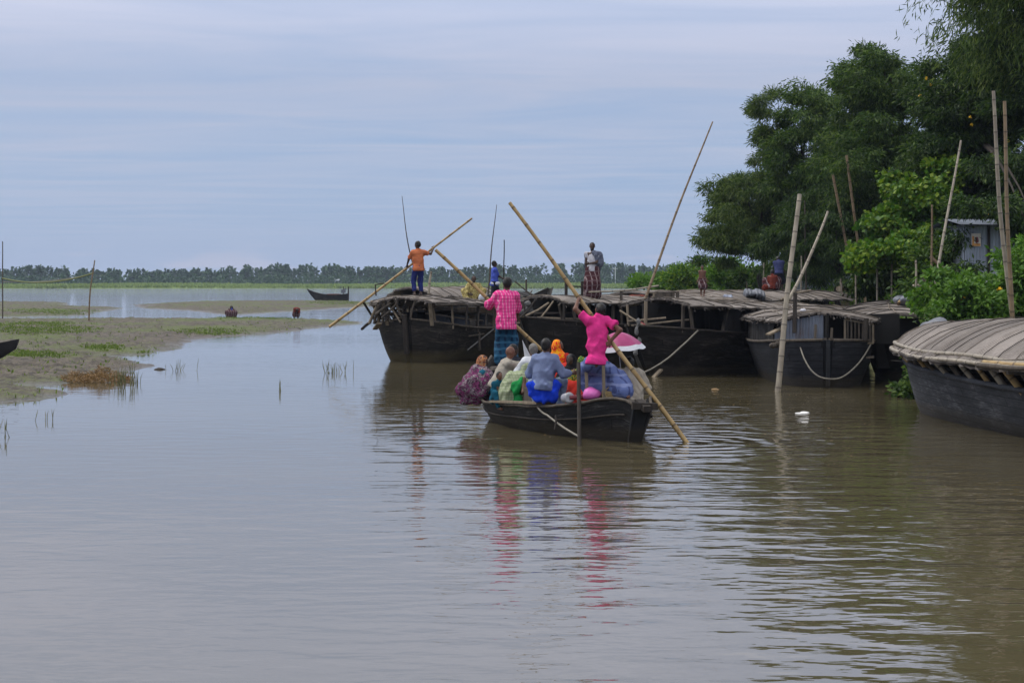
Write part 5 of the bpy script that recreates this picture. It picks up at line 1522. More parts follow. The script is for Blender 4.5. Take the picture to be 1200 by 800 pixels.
# 1 plaid-shirt man on the bow
def wl(loc, *P): return [np.asarray(p) - np.asarray(loc) for p in P]
lc = FB.W(6.5, .1, .915)
lc = V(at(593, 0, 33.35)[0], 33.35, .915)
h0, h1 = on(P_FR0, P_FR1, 580), on(P_FR0, P_FR1, 607)
SHIRT = dict(k='shirt', hem=.15, e=.022, fold=.015)
person('man in a pink checked shirt and teal lungi poling from the bow, back to us', lc, 1.74, (.05, 1, 0), (0, 0, .93), (0, .02, 1.47),
       wl(lc, h0 + V(-.02, -.10, .0), h1 + V(.02, -.10, .03)), [(-.12, .0, .08), (.13, .06, .08)],
       [dict(SHIRT, m='plaid_pink', sl=1.3, hem=.17, e=.036), dict(k='lungi', m='lungi_teal', to=.93, fl=.01, e=.012)],
       lat=(1, -.05, 0), elbow=((-1, -.5, -.6), (1, -.5, -.6)), curl=(1.2, 1.2), grips=(P_FR1 - P_FR0,) * 2, head=(.025, .03, 1.645), vox=.013)

# 2 hot pink man poling at the stern
lc = V(at(716, 0, 28.05)[0], 28.05, .615)
h0, h1 = on(P_REAR0, P_REAR1, 677.5), on(P_REAR0, P_REAR1, 716)
person('man in a plain hot pink shirt leaning on the long pole', lc, 1.68, (-.35, 1, 0), at(698, 425, 28.1) - lc, at(701, 372, 28.15) - lc,
       wl(lc, h0 + V(.0, -.06, -.05), h1 + V(-.02, -.10, -.01)), [at(690, 463, 28.6) - lc + V(0, 0, .06), at(735, 465, 27.85) - lc + V(0, 0, .05)],
       [dict(SHIRT, m='pink', sl=.62, hem=.03), dict(k='lungi', m='lungi_blue', to=.93, fl=.03)],
       lat=(1, .25, 0), elbow=((-.6, -.2, .2), (.9, -.6, -.5)), knee=((-.2, 1, 0), (.5, .8, 0)), curl=(1.3, 1.2), grips=(P_REAR1 - P_REAR0,) * 2, head=at(703, 364, 28.2) - lc, skin='skin_red', vox=.013)

# seated passengers --------------------------------------------------
def sit(label, px, Y, zs, Ht, fw, lean=(0, 0), hands=None, feet=None, wear=(), **kw):
    """seat point at column px, distance Y, seat height zs; coordinates relative to the seat"""
    fw = unit(V(fw[0], fw[1], 0)); rt = unit(np.cross(fw, UP)); lc = V((px - 600) / F * Y, Y, zs); s = Ht / 1.68
    nk = V(0, 0, .10) + fw * lean[0] + rt * lean[1] + UP * (math.sqrt(max(.50 ** 2 - lean[0] ** 2 - lean[1] ** 2, .05))) * s
    hands = hands or ((.38, -.14, .22), (.38, .14, .22)); feet = feet or ((.42, -.13, -.02), (.42, .13, -.02))
    g = lambda q: fw * q[0] + rt * q[1] + UP * q[2]
    kn = kw.pop('knee', ((.4, -.35, 1), (.4, .35, 1)))
    return person(label, lc, Ht, fw, (0, 0, .12 * s), nk, [g(q) for q in hands], [g(q) for q in feet], wear, knee=[g(q) for q in kn], elbow=kw.pop('elbow', [g((-.5, -1, -.6)), g((-.5, 1, -.6))]), **kw)

sit('man in a denim-blue shirt with a bright blue cloth, sitting with his back to us', 636, 29.0, .74, 1.7, (.25, 1), (.10, .03), ((.30, -.10, .30), (.28, .46, .30)), ((.36, -.18, -.28), (.40, .22, -.26)),
    [dict(SHIRT, m='denim', sl=1.75, hem=.12, e=.03), dict(k='trousers', m='jeans', to=.97),
     dict(k='shawl', n='waist_cloth', m='blue', pts=[(V(-.18, -.02, .10), V(.2, -.02, .10), .10, .10), (V(-.17, -.06, -.03), V(.20, -.04, -.03), .09, .09), (V(-.1, -.10, -.13), V(.16, -.08, -.13), .07, .07)], fold=.024)],
    head=None, hf=(.5, 1, -.1), vox=.013, elbow=((-.6, -.2, -.5), (.4, -.3, -1)))
lc = V((654 - 600) / F * 29.6, 29.6, .50)
sit('bald old man in a grey-beige shirt stretching his arm over a raised knee', 583, 31.3, .60, 1.62, (1, .25), (.20, 0), ((.62, .12, .47), (.62, -.08, .46)), ((.40, -.12, -.12), (.40, .16, -.12)),
    [dict(SHIRT, m='beige', sl=.95, hem=.10, e=.03), dict(k='trousers', m='khaki', to=.97, e=.035)], bald=True, hair='hair_grey', skin='skin_red', hf=(1, .3, -.15), vox=.014, elbow=((0, 0, -1), (0, 0, -1)))
sit('dark-haired man almost hidden behind the bald old man', 599, 32.2, .56, 1.62, (.5, .8), (.08, 0), None, None, [dict(SHIRT, m='darkcloth', sl=.6), dict(k='trousers', m='darkcloth')], skin='skin_dark', hf=(.9, .4, -.2), vox=.018)
sit('woman hunched on the gunwale in a purple printed sari and multicoloured headscarf', 562, 31.9, .40, 1.52, (1, .1), (.06, -.02), ((.35, .12, .10), (.35, -.1, .12)), ((.40, -.12, -.03), (.40, .12, -.03)),
    [dict(k='scarf', m='multi', n='headscarf'), dict(k='trousers', m='teal', e=.05), dict(k='shirt', m='teal', sl=.7, e=.02),
     dict(k='shawl', n='sari', m='purple', pts=[(V(-.05, 0, .52), V(.10, -.05, .42), .15, .17), (V(-.14, -.08, .32), V(.12, -.10, .30), .19, .18), (V(-.28, -.12, .19), V(.02, -.1, .12), .13, .17), (V(-.41, -.14, .20), V(-.26, -.14, .0), .055, .08), (V(-.30, -.13, -.04), V(-.05, -.12, .0), .05, .08), (V(-.34, -.20, .28), V(.05, -.24, .10), .05, .06)], fold=.018)], hf=(1, -.25, -.2), vox=.014, skin='skin_dark')
sit('small bare-armed child in teal leaning beside the purple sari', 581, 30.7, .40, 1.05, (.55, -.8), (.10, 0), ((.26, .12, .05), (.30, -.16, .04)), ((.26, -.1, -.03), (.26, .1, -.03)),
    [dict(k='trousers', m='teal', e=.03), dict(k='shirt', m='teal', sl=.15, hem=.06)], skin='skin_red', hf=(.5, -.9, -.1), cat='child', vox=.012)
sit('woman crouched under a pale green shawl with vivid green cloth', 602, 30.5, .40, 1.5, (1, -.15), (.22, 0), None, ((.36, -.12, -.03), (.36, .12, -.03)),
    [dict(k='scarf', m='palegreen', n='headscarf', long=1),
     dict(k='shawl', n='shawl', m='palegreen', pts=[(V(.0, .0, .40), V(.22, .0, .50), .20, .16), (V(-.06, 0, .22), V(.20, 0, .26), .22, .22), (V(.2, -.02, .1), V(.34, -.02, .30), .14, .12), (V(-.1, 0, .08), V(.14, 0, .08), .18, .18)], fold=.024),
     dict(k='shawl', n='green_cloth', m='green', pts=[(V(.02, -.20, .36), V(.10, -.22, .05), .07, .09), (V(-.04, -.18, .02), V(.24, -.18, .0), .08, .08), (V(.14, -.16, .46), V(.06, -.22, .30), .06, .07)], fold=.026)], vox=.014)
sit('dark-haired youth sitting between the green shawl and the denim shirt', 619, 31.2, .40, 1.4, (-.2, 1), (.05, 0), None, None, [dict(SHIRT, m='redcloth', sl=.6), dict(k='trousers', m='darkcloth')], skin='skin_dark', hf=(.5, .9, 0), vox=.018)
sit('grey-haired passenger in white just behind the denim-shirted man', 626, 30.5, .64, 1.6, (-.3, 1), (.06, 0), None, None, [dict(SHIRT, m='white', sl=.8, e=.03), dict(k='trousers', m='white', e=.03)], hair='hair_grey', vox=.015)
sit('woman with a red and yellow sari drawn over her head', 655, 31.2, .72, 1.5, (-.2, -1), (.04, 0), None, None,
    [dict(k='scarf', m='redscarf', n='headscarf', long=1), dict(k='shirt', m='redcloth', sl=.8, hem=.1, e=.03), dict(k='lungi', m='redcloth', to=.9)], hf=(.9, -.4, -.1), vox=.014)
sit('woman veiled in a black burqa beside the red sari', 669, 30.2, .52, 1.48, (-.3, -1), (.02, 0), None, None,
    [dict(k='scarf', m='black', n='headscarf', long=1), dict(k='shirt', m='black', sl=1.7, hem=.1, e=.035), dict(k='lungi', m='black', to=.95)], hf=(-.3, -.9, -.1), skin='skin_dark', vox=.014)
sit('woman in a green and yellow printed scarf seated behind the tiller posts', 682, 29.8, .48, 1.48, (-.4, -1), (.03, 0), None, None,
    [dict(k='scarf', m='yellowgreen', n='headscarf', long=1), dict(k='shirt', m='yellowgreen', sl=1.2, hem=.1, e=.03), dict(k='lungi', m='redcloth', to=.95)], hf=(-.5, .8, -.1), vox=.014)
Pm = sit('man in a cream kurta sitting bent beneath the magenta umbrella', 740, 29.0, .50, 1.62, (-.2, 1), (.12, 0), ((.26, -.12, .42), (.3, .14, .2)), ((.40, -.12, -.02), (.40, .14, -.02)), [dict(SHIRT, m='cream', sl=1.6, hem=.16, e=.05, fold=.018), dict(k='trousers', m='cream', e=.045)], head=(-.03, .12, .70), vox=.014)
# white folded sheet standing between the passengers
m = MB(); A_ = np.array([[at(612 + u_ * 14 + v_ * 6 - u_ * v_ * 4, 398 + v_ * 44 + u_ * (30 - 22 * v_) * .9, 31.6 - .25 * u_ + .1 * math.sin(v_ * 5)) for u_ in np.linspace(0, 1, 8)] for v_ in np.linspace(0, 1, 10)])
m.grid(A_, 0, True); m.grid(A_ + V(0, .02, 0), 0, True, flip=True); m.build('white_sheet', MAT['white'], None, 'white pointed cloth standing up between the old man and the denim shirt', 'cloth')

# umbrella
uo = thing('umbrella', 'open magenta umbrella with a white border held over the stern', 'umbrella', at(727, 413, 28.95))
top = at(723, 389, 28.95) - V(*uo.location)
ax = unit(V(-.10, -.10, 1)); ux, uy, uz = frame(V(0, 1, 0), ax)
NR, NA = 10, 64
Rm = .46
def canopy(r0, r1, nr):
    A_ = []
    for r in np.linspace(r0, r1, nr):
        row = []
        for a in np.linspace(0, 2 * math.pi, NA, endpoint=False):
            rib = abs(math.sin(a * 4)); rr_ = Rm * r * (1 - .05 * rib * r)
            z = -.30 * r ** 1.9 - .02 * rib * r * r
            row.append(top + (ux * math.cos(a) + uy * math.sin(a)) * rr_ + uz * z)
        A_.append(row)
    return np.array(A_)
for nm, r0, r1, mt in (('canopy', .0, .86, 'umb'), ('border', .86, 1.0, 'white')):
    m = MB(); A_ = canopy(r0, r1, NR); m.grid(A_, 0, True, closed_v=True); m.grid(A_ - uz * .004, 0, True, flip=True, closed_v=True); m.build(nm, MAT[mt], uo)
m = MB(); m.tube([top + uz * .05, top - uz * .62], .008, 6); m.build('shaft', MAT['silver'], uo)
m = MB()
for k in range(8):
    a = math.pi / 8 * 2 * k; m.tube([top + (ux * math.cos(a) + uy * math.sin(a)) * Rm * r - uz * (.30 * r ** 1.9 + .012) for r in np.linspace(0, 1, 7)], .003, 4)
m.build('ribs', MAT['silver'], uo)
# ------------------------------------------------------------------ people on the moored boats and the mud
# orange shirt on boat A
q = A.W(.95, 0, A.rz(.95, 0)); lc = V((489.5 - 600) / F * q[1], q[1], q[2] + .0)
pa, pb = at(385.5, 383.5, 55.6), at(553, 256, 56.1)
h0, h1 = on(pa, pb, 475.5), on(pa, pb, 508)
person('barefoot man in an orange striped shirt poling from the roof of the open-framed boat', lc, 1.74, (-.35, 1, 0), (.02, 0, .92), (.0, .02, 1.46), wl(lc, h0 + V(.02, -.05, .06), h1 + V(0, -.05, -.04)), [(-.10, -.04, .075), (.10, .05, .075)],
       [dict(SHIRT, m='orange', sl=.7, hem=.12), dict(k='trousers', m='navy', to=.86, e=.02)], lat=(1, .3, 0), elbow=((-1, -.2, .2), (.5, -.3, -1)), curl=(1.2, 1.2), grips=(pb - pa,) * 2, hf=(-.9, .5, -.25), skin='skin_dark', vox=.017)
# yellow shirt
q = A.loc((-1.32, 59.0, 0)); lc = V(-1.32, 59.0, A.rz(q[0], q[1]))
person('bearded man in a yellow patterned shirt sitting on the open-framed boat', lc + V(0, 0, -.02), 1.68, (.15, -1, 0), (0, 0, .13), (0, -.03, .62), [(-.14, -.36, .28), (.22, -.3, .2)], [(-.20, -.36, .04), (.26, -.36, .04)],
       [dict(SHIRT, m='yellowshirt', sl=1.7, hem=.12, e=.04, fold=.018), dict(k='trousers', m='yellowshirt', e=.04)], lat=(1, .1, 0), knee=((-.8, -.6, .8), (.8, -.6, .8)), elbow=((-1, .4, -.4), (1, .4, -.4)), skin='skin_dark', beard=True, vox=.017)
blob('white_bag', 'small white bag by the knee of the man in yellow', 'bag', [(lc + V(.28, -.42, .14), V(.12, .1, .15))], 'white')
blob('black_bundle', 'dark cloth bundle beside the white bag on the open-framed boat', 'bundle', [(lc + V(.62, -.3, .12), V(.24, .16, .13)), (lc + V(.75, -.25, .10), V(.16, .14, .11))], 'darkcloth')
# blue shirt standing with a stick
lc = V((579.5 - 600) / F * 62.4, 62.4, 1.70)
person('man in a blue shirt standing sideways holding an upright stick', lc, 1.62, (1, .2, 0), (0, 0, .87), (.0, 0, 1.38), [(.30, -.12, 1.02), (.32, .1, 1.0)], [(-.04, -.1, .07), (.06, .1, .07)],
       [dict(SHIRT, m='blueshirt', sl=.7, hem=.13), dict(k='lungi', m='darkcloth', to=.75), dict(k='shawl', n='waist_cloth', m='white', pts=[(V(-.1, -.12, .84), V(.16, -.14, .84), .05, .06)])], lat=(.2, -1, 0)[::1], elbow=((-.6, 0, -1), (-.6, 0, -1)), curl=(1.2, 1.2), grips=(UP, UP), skin='skin_dark', vox=.018)
pole('short upright stick in the hand of the blue-shirted man', lc + V(.34, -.10, .1), lc + V(.35, -.08, 2.42 - .0), .024, .018, 'wood_dark', name='stick')
m = MB(); q = A.loc(lc); m.box((q[0], q[1], 1.55), (1.3, 2.4, .24), jit=.01); m.build('stern_platform', MAT['wood'], A.o)
# checked shawl and maroon lungi on boat B
l = Bb.loc(((694 - 600) / F * 53.6, 53.6, 0)); lc = V((694 - 600) / F * 53.6, 53.6, Bb.rz(l[0], l[1]) + .0)
person('bearded man in a maroon checked lungi with a grey shawl on one shoulder', lc, 1.74, (-.1, -1, 0), (0, 0, .92), (.0, 0, 1.46), [(-.17, -.06, .84), (-.10, -.26, 1.10)], [(-.09, -.02, .08), (.10, -.02, .08)],
       [dict(SHIRT, m='offwhite', sl=.25, hem=.06, e=.012), dict(k='lungi', m='maroon', to=.97, fl=.06, e=.04),
        dict(k='shawl', n='shawl', m='greycheck', pts=[(V(.06, -.06, 1.44), V(.20, .0, 1.36), .08, .11), (V(.12, -.10, 1.38), V(.14, -.11, 1.12), .06, .07), (V(.22, .02, 1.36), V(.26, .0, 1.12), .10, .11), (V(.22, .02, 1.1), V(.17, .02, .86), .09, .08), (V(.05, .12, 1.40), V(-.16, .12, 1.38), .07, .06), (V(-.19, .10, 1.38), V(-.20, .08, .98), .055, .05)], fold=.016)],
       lat=(1, -.1, 0), elbow=((-.6, .5, -1), (1, .1, -.6)), skin='skin_dark', beard=True, vox=.016)
# bare-chested child
l = G.loc(((823 - 600) / F * 60.5, 60.5, 0)); lc = V((823 - 600) / F * 60.5, 60.5, G.rz(l[0], l[1]))
person('bare-chested child in short patterned cloth walking over the mat roofs', lc, 1.08, (.1, -1, 0), (0, 0, .57), (0, 0, .91), [(-.17, -.02, .55), (.17, -.03, .56)], [(-.04, .02, .05), (.05, -.10, .05)],
       [dict(k='lungi', m='maroon', to=.45, fl=.02)], lat=(1, .1, 0), skin='skin_red', cat='child', vox=.014)
# the pair further back
l = G.loc(((913 - 600) / F * 66, 66, 0)); lc = V((913 - 600) / F * 66, 66, G.rz(l[0], 0) - .02)
person('man in a slate-blue shirt standing with his head bowed, back to us', lc, 1.58, (.1, 1, 0), (0, 0, .82), (0, .12, 1.26), [(-.24, .22, .82), (.26, .2, .84)], [(-.12, -.06, .07), (.14, .06, .07)], [dict(SHIRT, m='bluepurple', sl=.6, hem=.08, e=.018), dict(k='lungi', m='darkcloth', to=.42)], lat=(1, -.1, 0), head=(.0, .26, 1.33), hf=(0, .6, -.9), skin='skin_dark', vox=.018)
lc2 = V((905.5 - 600) / F * 64.5, 64.5, 0); l = G.loc(lc2); lc2[2] = G.rz(l[0], 0) - .03
person('person in rust red squatting on the rearmost roof beside the man in slate blue', lc2, 1.55, (.3, 1, 0), (0, 0, .16), (0, .05, .58), [(-.22, .3, .2), (.2, .3, .2)], [(-.14, .16, .05), (.14, .16, .05)], [dict(SHIRT, m='rust', sl=1.0, hem=.10, e=.016), dict(k='lungi', m='maroon', to=.9)], lat=(1, -.3, 0), knee=((-.5, .6, 1), (.5, .6, 1)), skin='skin_red', vox=.015, fat=.88, head=(.02, .14, .70))
blob('cloth_bundle', 'orange-brown bundle on the roof at the squatting person’s side'.replace('’', ' '), 'bundle', [(lc2 + V(-.30, -.1, .13), V(.13, .12, .13))], 'rust')
blob('cloth_bundle', 'pale blue cloth hanging beside the man in slate blue', 'cloth', [(lc + V(-.10, -.25, .30), V(.07, .08, .26))], 'blue_tarp')
def sheet(label, px0, px1, Y, h, mat, bt, name='folded_sheet', cat='sheet'):
    pts = []
    for t_ in np.linspace(0, 1, 6):
        px = px0 + (px1 - px0) * t_; x = (px - 600) / F * Y; l = bt.loc((x, Y, 0)); pts.append((V(x, Y, bt.rz(l[0], l[1]) + h * .3), V((px1 - px0) / F * Y * .15, .5, h * rng.uniform(.6, 1.1))))
    return blob(name, label, cat, pts, mat, .03, .03, 5, 9)
sheet('grey-blue plastic sheet heaped on the rearmost mat roof', 874, 893, 62, .22, 'grey_tarp', G)
sheet('small scrap of pale blue plastic lying on the mat roofs', 849, 856, 60.5, .14, 'blue_tarp', G)
# crate-like bench on boat C's roof
l = Cc.loc(at(777, 345, 50.6)); z0 = Cc.rz(l[0], l[1]); co2 = thing('slatted_crate', 'weathered wooden crate with slatted end on the black broadside boat', 'crate', (at(777, 0, 50.6)[0], 50.6, z0 + .02), math.radians(20))
m = MB(); m.box((0, 0, .40), (.80, .5, .05)); m.box((0, .22, .34), (.80, .04, .1)); m.build('top', MAT['wood'], co2)
m = MB(); m.box((-.16, -.24, .26), (.44, .04, .22)); m.build('side_board', MAT['wood'], co2)
for x_ in (-.38, .10, .22, .36): m = MB(); m.box((x_, -.23, .2), (.09, .05, .40), jit=.005); m.build('slat', MAT['wood' if x_ > 0 else 'wood_light'], co2)
for x_ in (-.36, .36): m = MB(); m.box((x_, .2, .2), (.06, .06, .39)); m.build('leg', MAT['wood_dark'], co2)
# stick and rag on D's roof
l = D.loc(at(940, 0, 44.5)); z0 = D.rz(max(l[0], .5), l[1])
blob('rag', 'small pinkish rag lying on the roof of the tin-fronted boat', 'cloth', [(V(at(941, 0, 44.5)[0], 44.5, z0 + .05), V(.09, .08, .06))], 'offwhite')
D.stick([D.loc(at(915, 351, 42.5)), D.loc(at(930, 344, 43.2)), D.loc(at(950, 340, 44.0))], .022, 'wood_light', 'loose_stick')
D.plank(D.loc(at(931, 390, 42.15)), D.loc(at(932, 343, 42.3)), .09, .08, 'wood_dark', 'post')
# poles -------------------------------------------------------------
pole('long thin pole leaning right, rising high from the roofs into open sky', at(752, 362, 49.4), at(835, 143, 50.5), .045, .022, 'bamboo_brown', .05)
pole('thick pale mooring pole standing in the water before the dark boats', V(*gnd(910, 459)[:2], -.3), at(937, 228, 41.2), .072, .052, 'bamboo_pale', .03)
pole('slim pale pole slanting away beside the thick mooring pole', at(924, 352, 42.6), at(970, 248, 43.4), .045, .028, 'bamboo_pale', -.05)
b0 = V(*at(1190, 0, 40)[:2], 0); b0[2] = gz(b0[0], b0[1]) - .2
pole('lighter and taller of two bamboo poles crossing at the edge of the picture', b0, at(1164, 107, 40), .058, .038, 'bamboo_pale', .08)
b0 = V(*at(1188, 0, 39.7)[:2], 0); b0[2] = gz(b0[0], b0[1]) - .2
pole('browner and shorter of two bamboo poles crossing at the edge of the picture', b0, at(1177, 119, 39.7), .052, .038, 'bamboo_brown', .03)
b0 = V(*at(1083, 0, 43)[:2], 0); b0[2] = 1.0
pole('slender pole leaning right in front of the bright creeper', b0, at(1126, 165, 44.5), .042, .026, 'bamboo_pale', .0)
for i, (px, y1, Y, lb) in enumerate([(1092, 240, 47, 'thin vertical stake between the creeper and the leaning pole'), (1099, 310, 46, 'short stake with a splayed foot near the trellis end'), (1075, 305, 47, 'short pale stake under the trellis vines'), (939, 300, 66, 'short pale stake behind the roofs near the squatting person'), (894, 308, 70, 'upright pale stake left of the person in rust red'.replace('left of', 'beside')), (945, 235, 67, 'thin brown stake rising behind the two mooring poles'), (875, 330, 74, 'low stub of a stake by the heaped plastic sheet')]):
    b0 = V(*at(px, 0, Y)[:2], 0); b0[2] = max(gz(b0[0], b0[1]) - .2, 1.2)
    pole(lb, b0, at(px + [0, 3, -2, 0, 1, -2, 0][i], y1, Y), .034, .026, ['bamboo_brown', 'wood', 'bamboo_pale', 'bamboo_pale', 'bamboo_pale', 'wood', 'wood'][i], name='stake')
pole('hair-thin bent rod rising behind the man in orange', at(494, 345, 66), at(471, 230, 66.5), .035, .010, 'wood', .12, name='thin_rod')
pole('hair-thin rod rising beside the man in the blue shirt', at(572, 345, 66), at(582, 240, 66.5), .035, .010, 'wood', .03, name='thin_rod')
pole('short pale post standing on the roof behind the man in orange', at(502, 345, 62), at(505, 318, 62), .05, .04, 'bamboo_pale', name='post')
pole('slanting stick behind the long pole near the upturned prow', at(632, 352, 70), at(603, 330, 70), .03, .025, 'wood', name='stick')
# bank clutter: sandy slope logs, bamboo heaps
for i, (a, c, Y0, Y1, r0, mt, lb) in enumerate([((983, 338), (1033, 333), 52.5, 54, .09, 'wood_light', 'thick pale log lying along the top of the sandy landing'), ((988, 345), (985, 328), 52, 52.6, .04, 'wood', 'gnarled driftwood stub at the end of the log'), ((1052, 356), (1078, 338), 46.5, 47.5, .05, 'bamboo', 'broken bamboo piece lying against the heaped tarp'),
        ((1068, 335), (1100, 337), 47.5, 47, .045, 'bamboo_pale', 'horizontal bamboo rail between the trellis and the shrubs'), ((1090, 300), (1110, 318), 47.4, 47.2, .05, 'bamboo_brown', 'sloping brown bamboo propped in the undergrowth')]):
    m = MB(); p0, p1 = at(*a, Y0), at(*c, Y1); P = [p0 + (p1 - p0) * t_ + rng.normal(0, .02, 3) for t_ in np.linspace(0, 1, 8)]; m.tube(P, np.linspace(r0, r0 * .8, 8), 9)
    m.build(['log', 'driftwood', 'bamboo_piece', 'bamboo_rail', 'bamboo_piece'][i], MAT[mt], None, lb, ['log', 'driftwood', 'bamboo', 'rail', 'bamboo'][i])
# stick rack under the rail
fo = thing('stick_fence', 'rickety fence of crooked sticks at the end of the trellis', 'fence', V(*at(1085, 0, 46.5)[:2], gz(*at(1085, 0, 46.5)[:2])))
for i in range(7):
    m = MB(); px = 1078 + i * 5.2; p0 = at(px, 345, 46.6) - V(*fo.location); p0[2] = -.2; p1 = at(px + rng.uniform(-5, 5), rng.uniform(308, 326), 46.8) - V(*fo.location)
    m.tube([p0, (p0 + p1) / 2 + rng.normal(0, .04, 3), p1], .035, 7); m.build('stake', MAT[['wood', 'wood_light', 'wood_dark'][i % 3]], fo)
# tin house
hx, hy = at(1172, 0, 47)[0], 47.4
ho = thing('tin_house', 'pale blue-grey corrugated tin house half hidden by trees and shrubs', 'house', (hx, hy, gz(hx, hy)), 0)
zt = at(0, 263, 47)[2] - ho.location[2]
w2 = .86
corr(ho, (-w2, -.0, 0), (w2 + 2.2, -.0, 0), -.3, zt, -.3, zt, 'wall', 'tin', .09, .014)
corr(ho, (-w2, 3.0, 0), (-w2, .01, 0), -.3, zt, -.3, zt, 'wall', 'tin', .09, .014)
m = MB(); m.add([(-w2 - .2, -.3, zt), (w2 + 2.4, -.3, zt), (w2 + 2.4, 1.6, zt + .22), (-w2 - .2, 1.6, zt + .22), (-w2 - .2, 3.4, zt), (w2 + 2.4, 3.4, zt)], [[0, 1, 2, 3], [3, 2, 5, 4]], 0, False); m.add([(-w2 - .2, -.3, zt - .03), (w2 + 2.4, -.3, zt - .03), (w2 + 2.4, 3.4, zt - .03), (-w2 - .2, 3.4, zt - .03)], [[3, 2, 1, 0]], 0, False); m.build('roof', MAT['tin_dark'], ho)
m = MB(); q = at(1163, 300, 47) - V(*ho.location); m.box((q[0], -.035, zt * .5), (.07, .04, zt)); m.build('door_edge', MAT['wood_dark'], ho)
po = thing('poster', 'faded orange and white poster pasted on the tin wall', 'poster', (at(1144.5, 0, 47.3)[0], 47.345, at(0, 281, 47.3)[2]))
m = MB(); m.box((0, 0, 0), (.26, .006, .36)); m.build('sheet', MAT['paper'], po)
m = MB(); m.box((0, -.006, -.135), (.23, .004, .07)); m.box((-.085, -.006, .0), (.05, .004, .2)); m.build('printed_band', MAT['paper_orange'], po)
m = MB(); S = SDF(.01).ell(V(.02, -.008, .05), (.045, .004, .055)).ell(V(.02, -.008, -.04), (.075, .004, .06)); v, q = S.mesh(.006); m.add(v, q); m.build('printed_figure', MAT['maroonwood'], po)
# second pale tin shed glimpsed between the trunks
so2 = thing('tin_shed', 'grey tin shed glimpsed low between the trunks behind the roofs', 'shed', (*at(962, 0, 74)[:2], gz(*at(962, 0, 74)[:2])), 0)
corr(so2, (-1.1, 0, 0), (1.3, 0, 0), -.3, .95, -.3, .95, 'wall', 'tin', .09, .014)
m = MB(); m.box((.1, 1.0, 1.0), (2.8, 2.3, .06)); m.build('roof', MAT['tin_dark'], so2)
# tarp between E and F
blob('folded_sheet', 'slate-blue tarp bundled behind the bow of the grey-hulled boat', 'sheet', [(at(1092, 383, 37.5), V(.24, .3, .14)), (at(1100, 380, 37.4), V(.2, .3, .16)), (at(1086, 386, 37.5), V(.16, .2, .10))], 'grey_tarp', .02, .02, 6, 12)
# bamboo bundle on F's roof
for i in range(5):
    a = at(1146 + i * 3, 397.5 + i * 2.4, 27.2 + .1 * i); c = at(1230 + i * 6, 391 + i * 2.8, 25.8)
    def lift(p):
        l = Ff.loc(p); return V(p[0], p[1], Ff.rz(l[0], l[1]) + .075)
    t_ = np.linspace(0, 1, 8)
    P0, P1 = lift(a), lift(c)
    pole(['cut bamboo pole lying highest on the pale ribbed roof', 'second cut bamboo pole down on the pale ribbed roof', 'middle cut bamboo pole of the bundle on the pale ribbed roof', 'fourth cut bamboo pole down on the pale ribbed roof', 'cut bamboo pole lowest on the pale ribbed roof near its eave'][i], P0, P1, .042, .038, ['wood', 'bamboo_pale', 'bamboo', 'bamboo_pale', 'wood'][i], name='cut_bamboo', group='bamboo bundle on the roof')
# floating scraps
blob('floating_foam', 'white scrap of foam floating in front of the dark boats', 'foam', [(gnd(939, 484), V(.13, .10, .018)), (gnd(944, 483.6), V(.08, .08, .022))], 'foam', .010, .004)
blob('floating_scrap', 'tiny pale star-shaped scrap floating near the grey hull', 'litter', [(gnd(1090, 486), V(.06, .03, .03)), (gnd(1091, 485), V(.03, .05, .03))], 'foam', .008, .004)
blob('floating_scrap', 'brownish leaf scrap floating in front of the black broadside boat', 'litter', [(gnd(838, 456), V(.10, .12, .02))], 'straw', .012, .006)
# far boat beached on the bar
Hb = Boat('small_boat', 'lone dark wooden boat resting by the far sandbar in open river', (at(408.5, 0, 232)[0], 232), (-1, .05), [(0, .5, .95, -.1), (1.5, .75, .80, -.25), (3.2, .7, .85, -.2), (4.8, .4, 1.2, .0), (5.7, .06, 1.6, .5)], .4, .0, .8, 'hull', cat='boat')
Hb.rail('wood_dark')
Hb.stick([V(.0, .4, .2), V(-.05, .4, 1.9)], .09, 'wood_dark', 'stern_post'); Hb.stick([V(.75, -.3, .8), V(.75, -.3, 1.95)], .06, 'wood_dark', 'stern_post')
m = MB(); m.box((.7, 0, 1.3), (.55, .5, .45)); m.box((.45, 0, 1.62), (.25, .3, .2)); m.build('engine_box', MAT['grey_tarp'], Hb.o)
m = MB(); m.box((2.0, 0, .88), (1.8, 1.0, .12)); m.build('thwart', MAT['rust'], Hb.o)
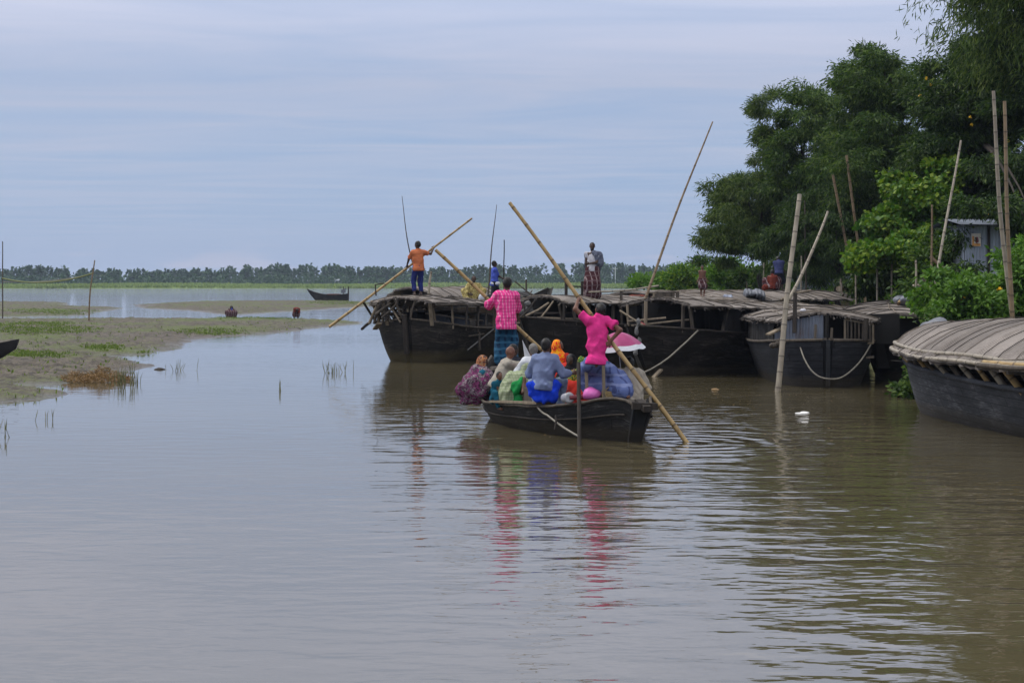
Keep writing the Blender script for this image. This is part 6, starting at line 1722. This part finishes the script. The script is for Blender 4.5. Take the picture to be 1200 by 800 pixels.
# prow at the picture edge, boat lying on the mud outside the frame
Lp = Boat('small_boat', 'black boat prow poking in from the picture edge over the mudflat', (-14.45, 50.0), (-1, .12), [(0, .05, .92, .62), (.6, .25, .80, .30), (1.6, .55, .68, .1), (3.5, .7, .66, .08), (5, .4, .8, .2), (5.8, .06, 1.0, .6)], .5, .1, .4, 'black_tarp', cat='boat')
# people on the mud
lc = gnd(346.5, 374); lc[2] = float(flat_h(lc[:1], lc[1:2])[0][0])
person('person in rust brown bending far forward at the edge of the mudflat', lc, 1.55, (.3, -1, 0), (0, .1, .78), (.12, -.28, .82), [(-.05, -.42, .30), (.28, -.40, .28)], [(-.12, 0, .06), (.14, .05, .06)], [dict(SHIRT, m='rust', sl=.8, hem=.12, e=.04), dict(k='lungi', m='maroon', to=.55)], lat=(1, .3, 0), head=(.16, -.42, .74), hf=(.2, -.6, -.8), skin='skin_dark', vox=.02)
lc = gnd(271.5, 374.5); lc[2] = float(flat_h(lc[:1], lc[1:2])[0][0])
person('squatting person in dark maroon with a blue scarf gathering on the mudflat', lc, 1.5, (0, -1, 0), (0, 0, .18), (.0, -.12, .56), [(-.2, -.38, .1), (.2, -.38, .1)], [(-.18, -.10, .05), (.18, -.10, .05)], [dict(k='scarf', m='darkcloth', n='headscarf', long=1), dict(SHIRT, m='maroon', sl=1.2, hem=.12, e=.06), dict(k='lungi', m='maroon', to=.9, e=.05), dict(k='shawl', n='scarf', m='blueshirt', pts=[(V(.02, -.16, .62), V(.06, -.2, .42), .06, .06)])], lat=(1, 0, 0), knee=((-.6, -.6, 1), (.6, -.6, 1)), skin='skin_dark', vox=.02)
# net stakes
s1, s2 = gnd(104, 380), gnd(3, 376)
pole('brown stake with a sagging green net line tied to it on the mudflat', s1 - UP * .2, at(111, 305, s1[1]), .055, .035, 'bamboo_brown', .1, name='stake')
pole('thin grey stake at the picture edge holding the other end of the net line', s2 - UP * .2, at(3, 283, s2[1]), .045, .03, 'wood', 0, name='stake')
rope('net_line', 'sagging green net line strung between two stakes over the mudflat', [at(109.5, 320, s1[1]), at(3, 326, s2[1])], .05, 'net', .42)
rope('net_line', 'lower dull net line strung between two stakes over the mudflat', [at(109.3, 321, s1[1]), at(3, 330, s2[1])], .025, 'rope', .20)
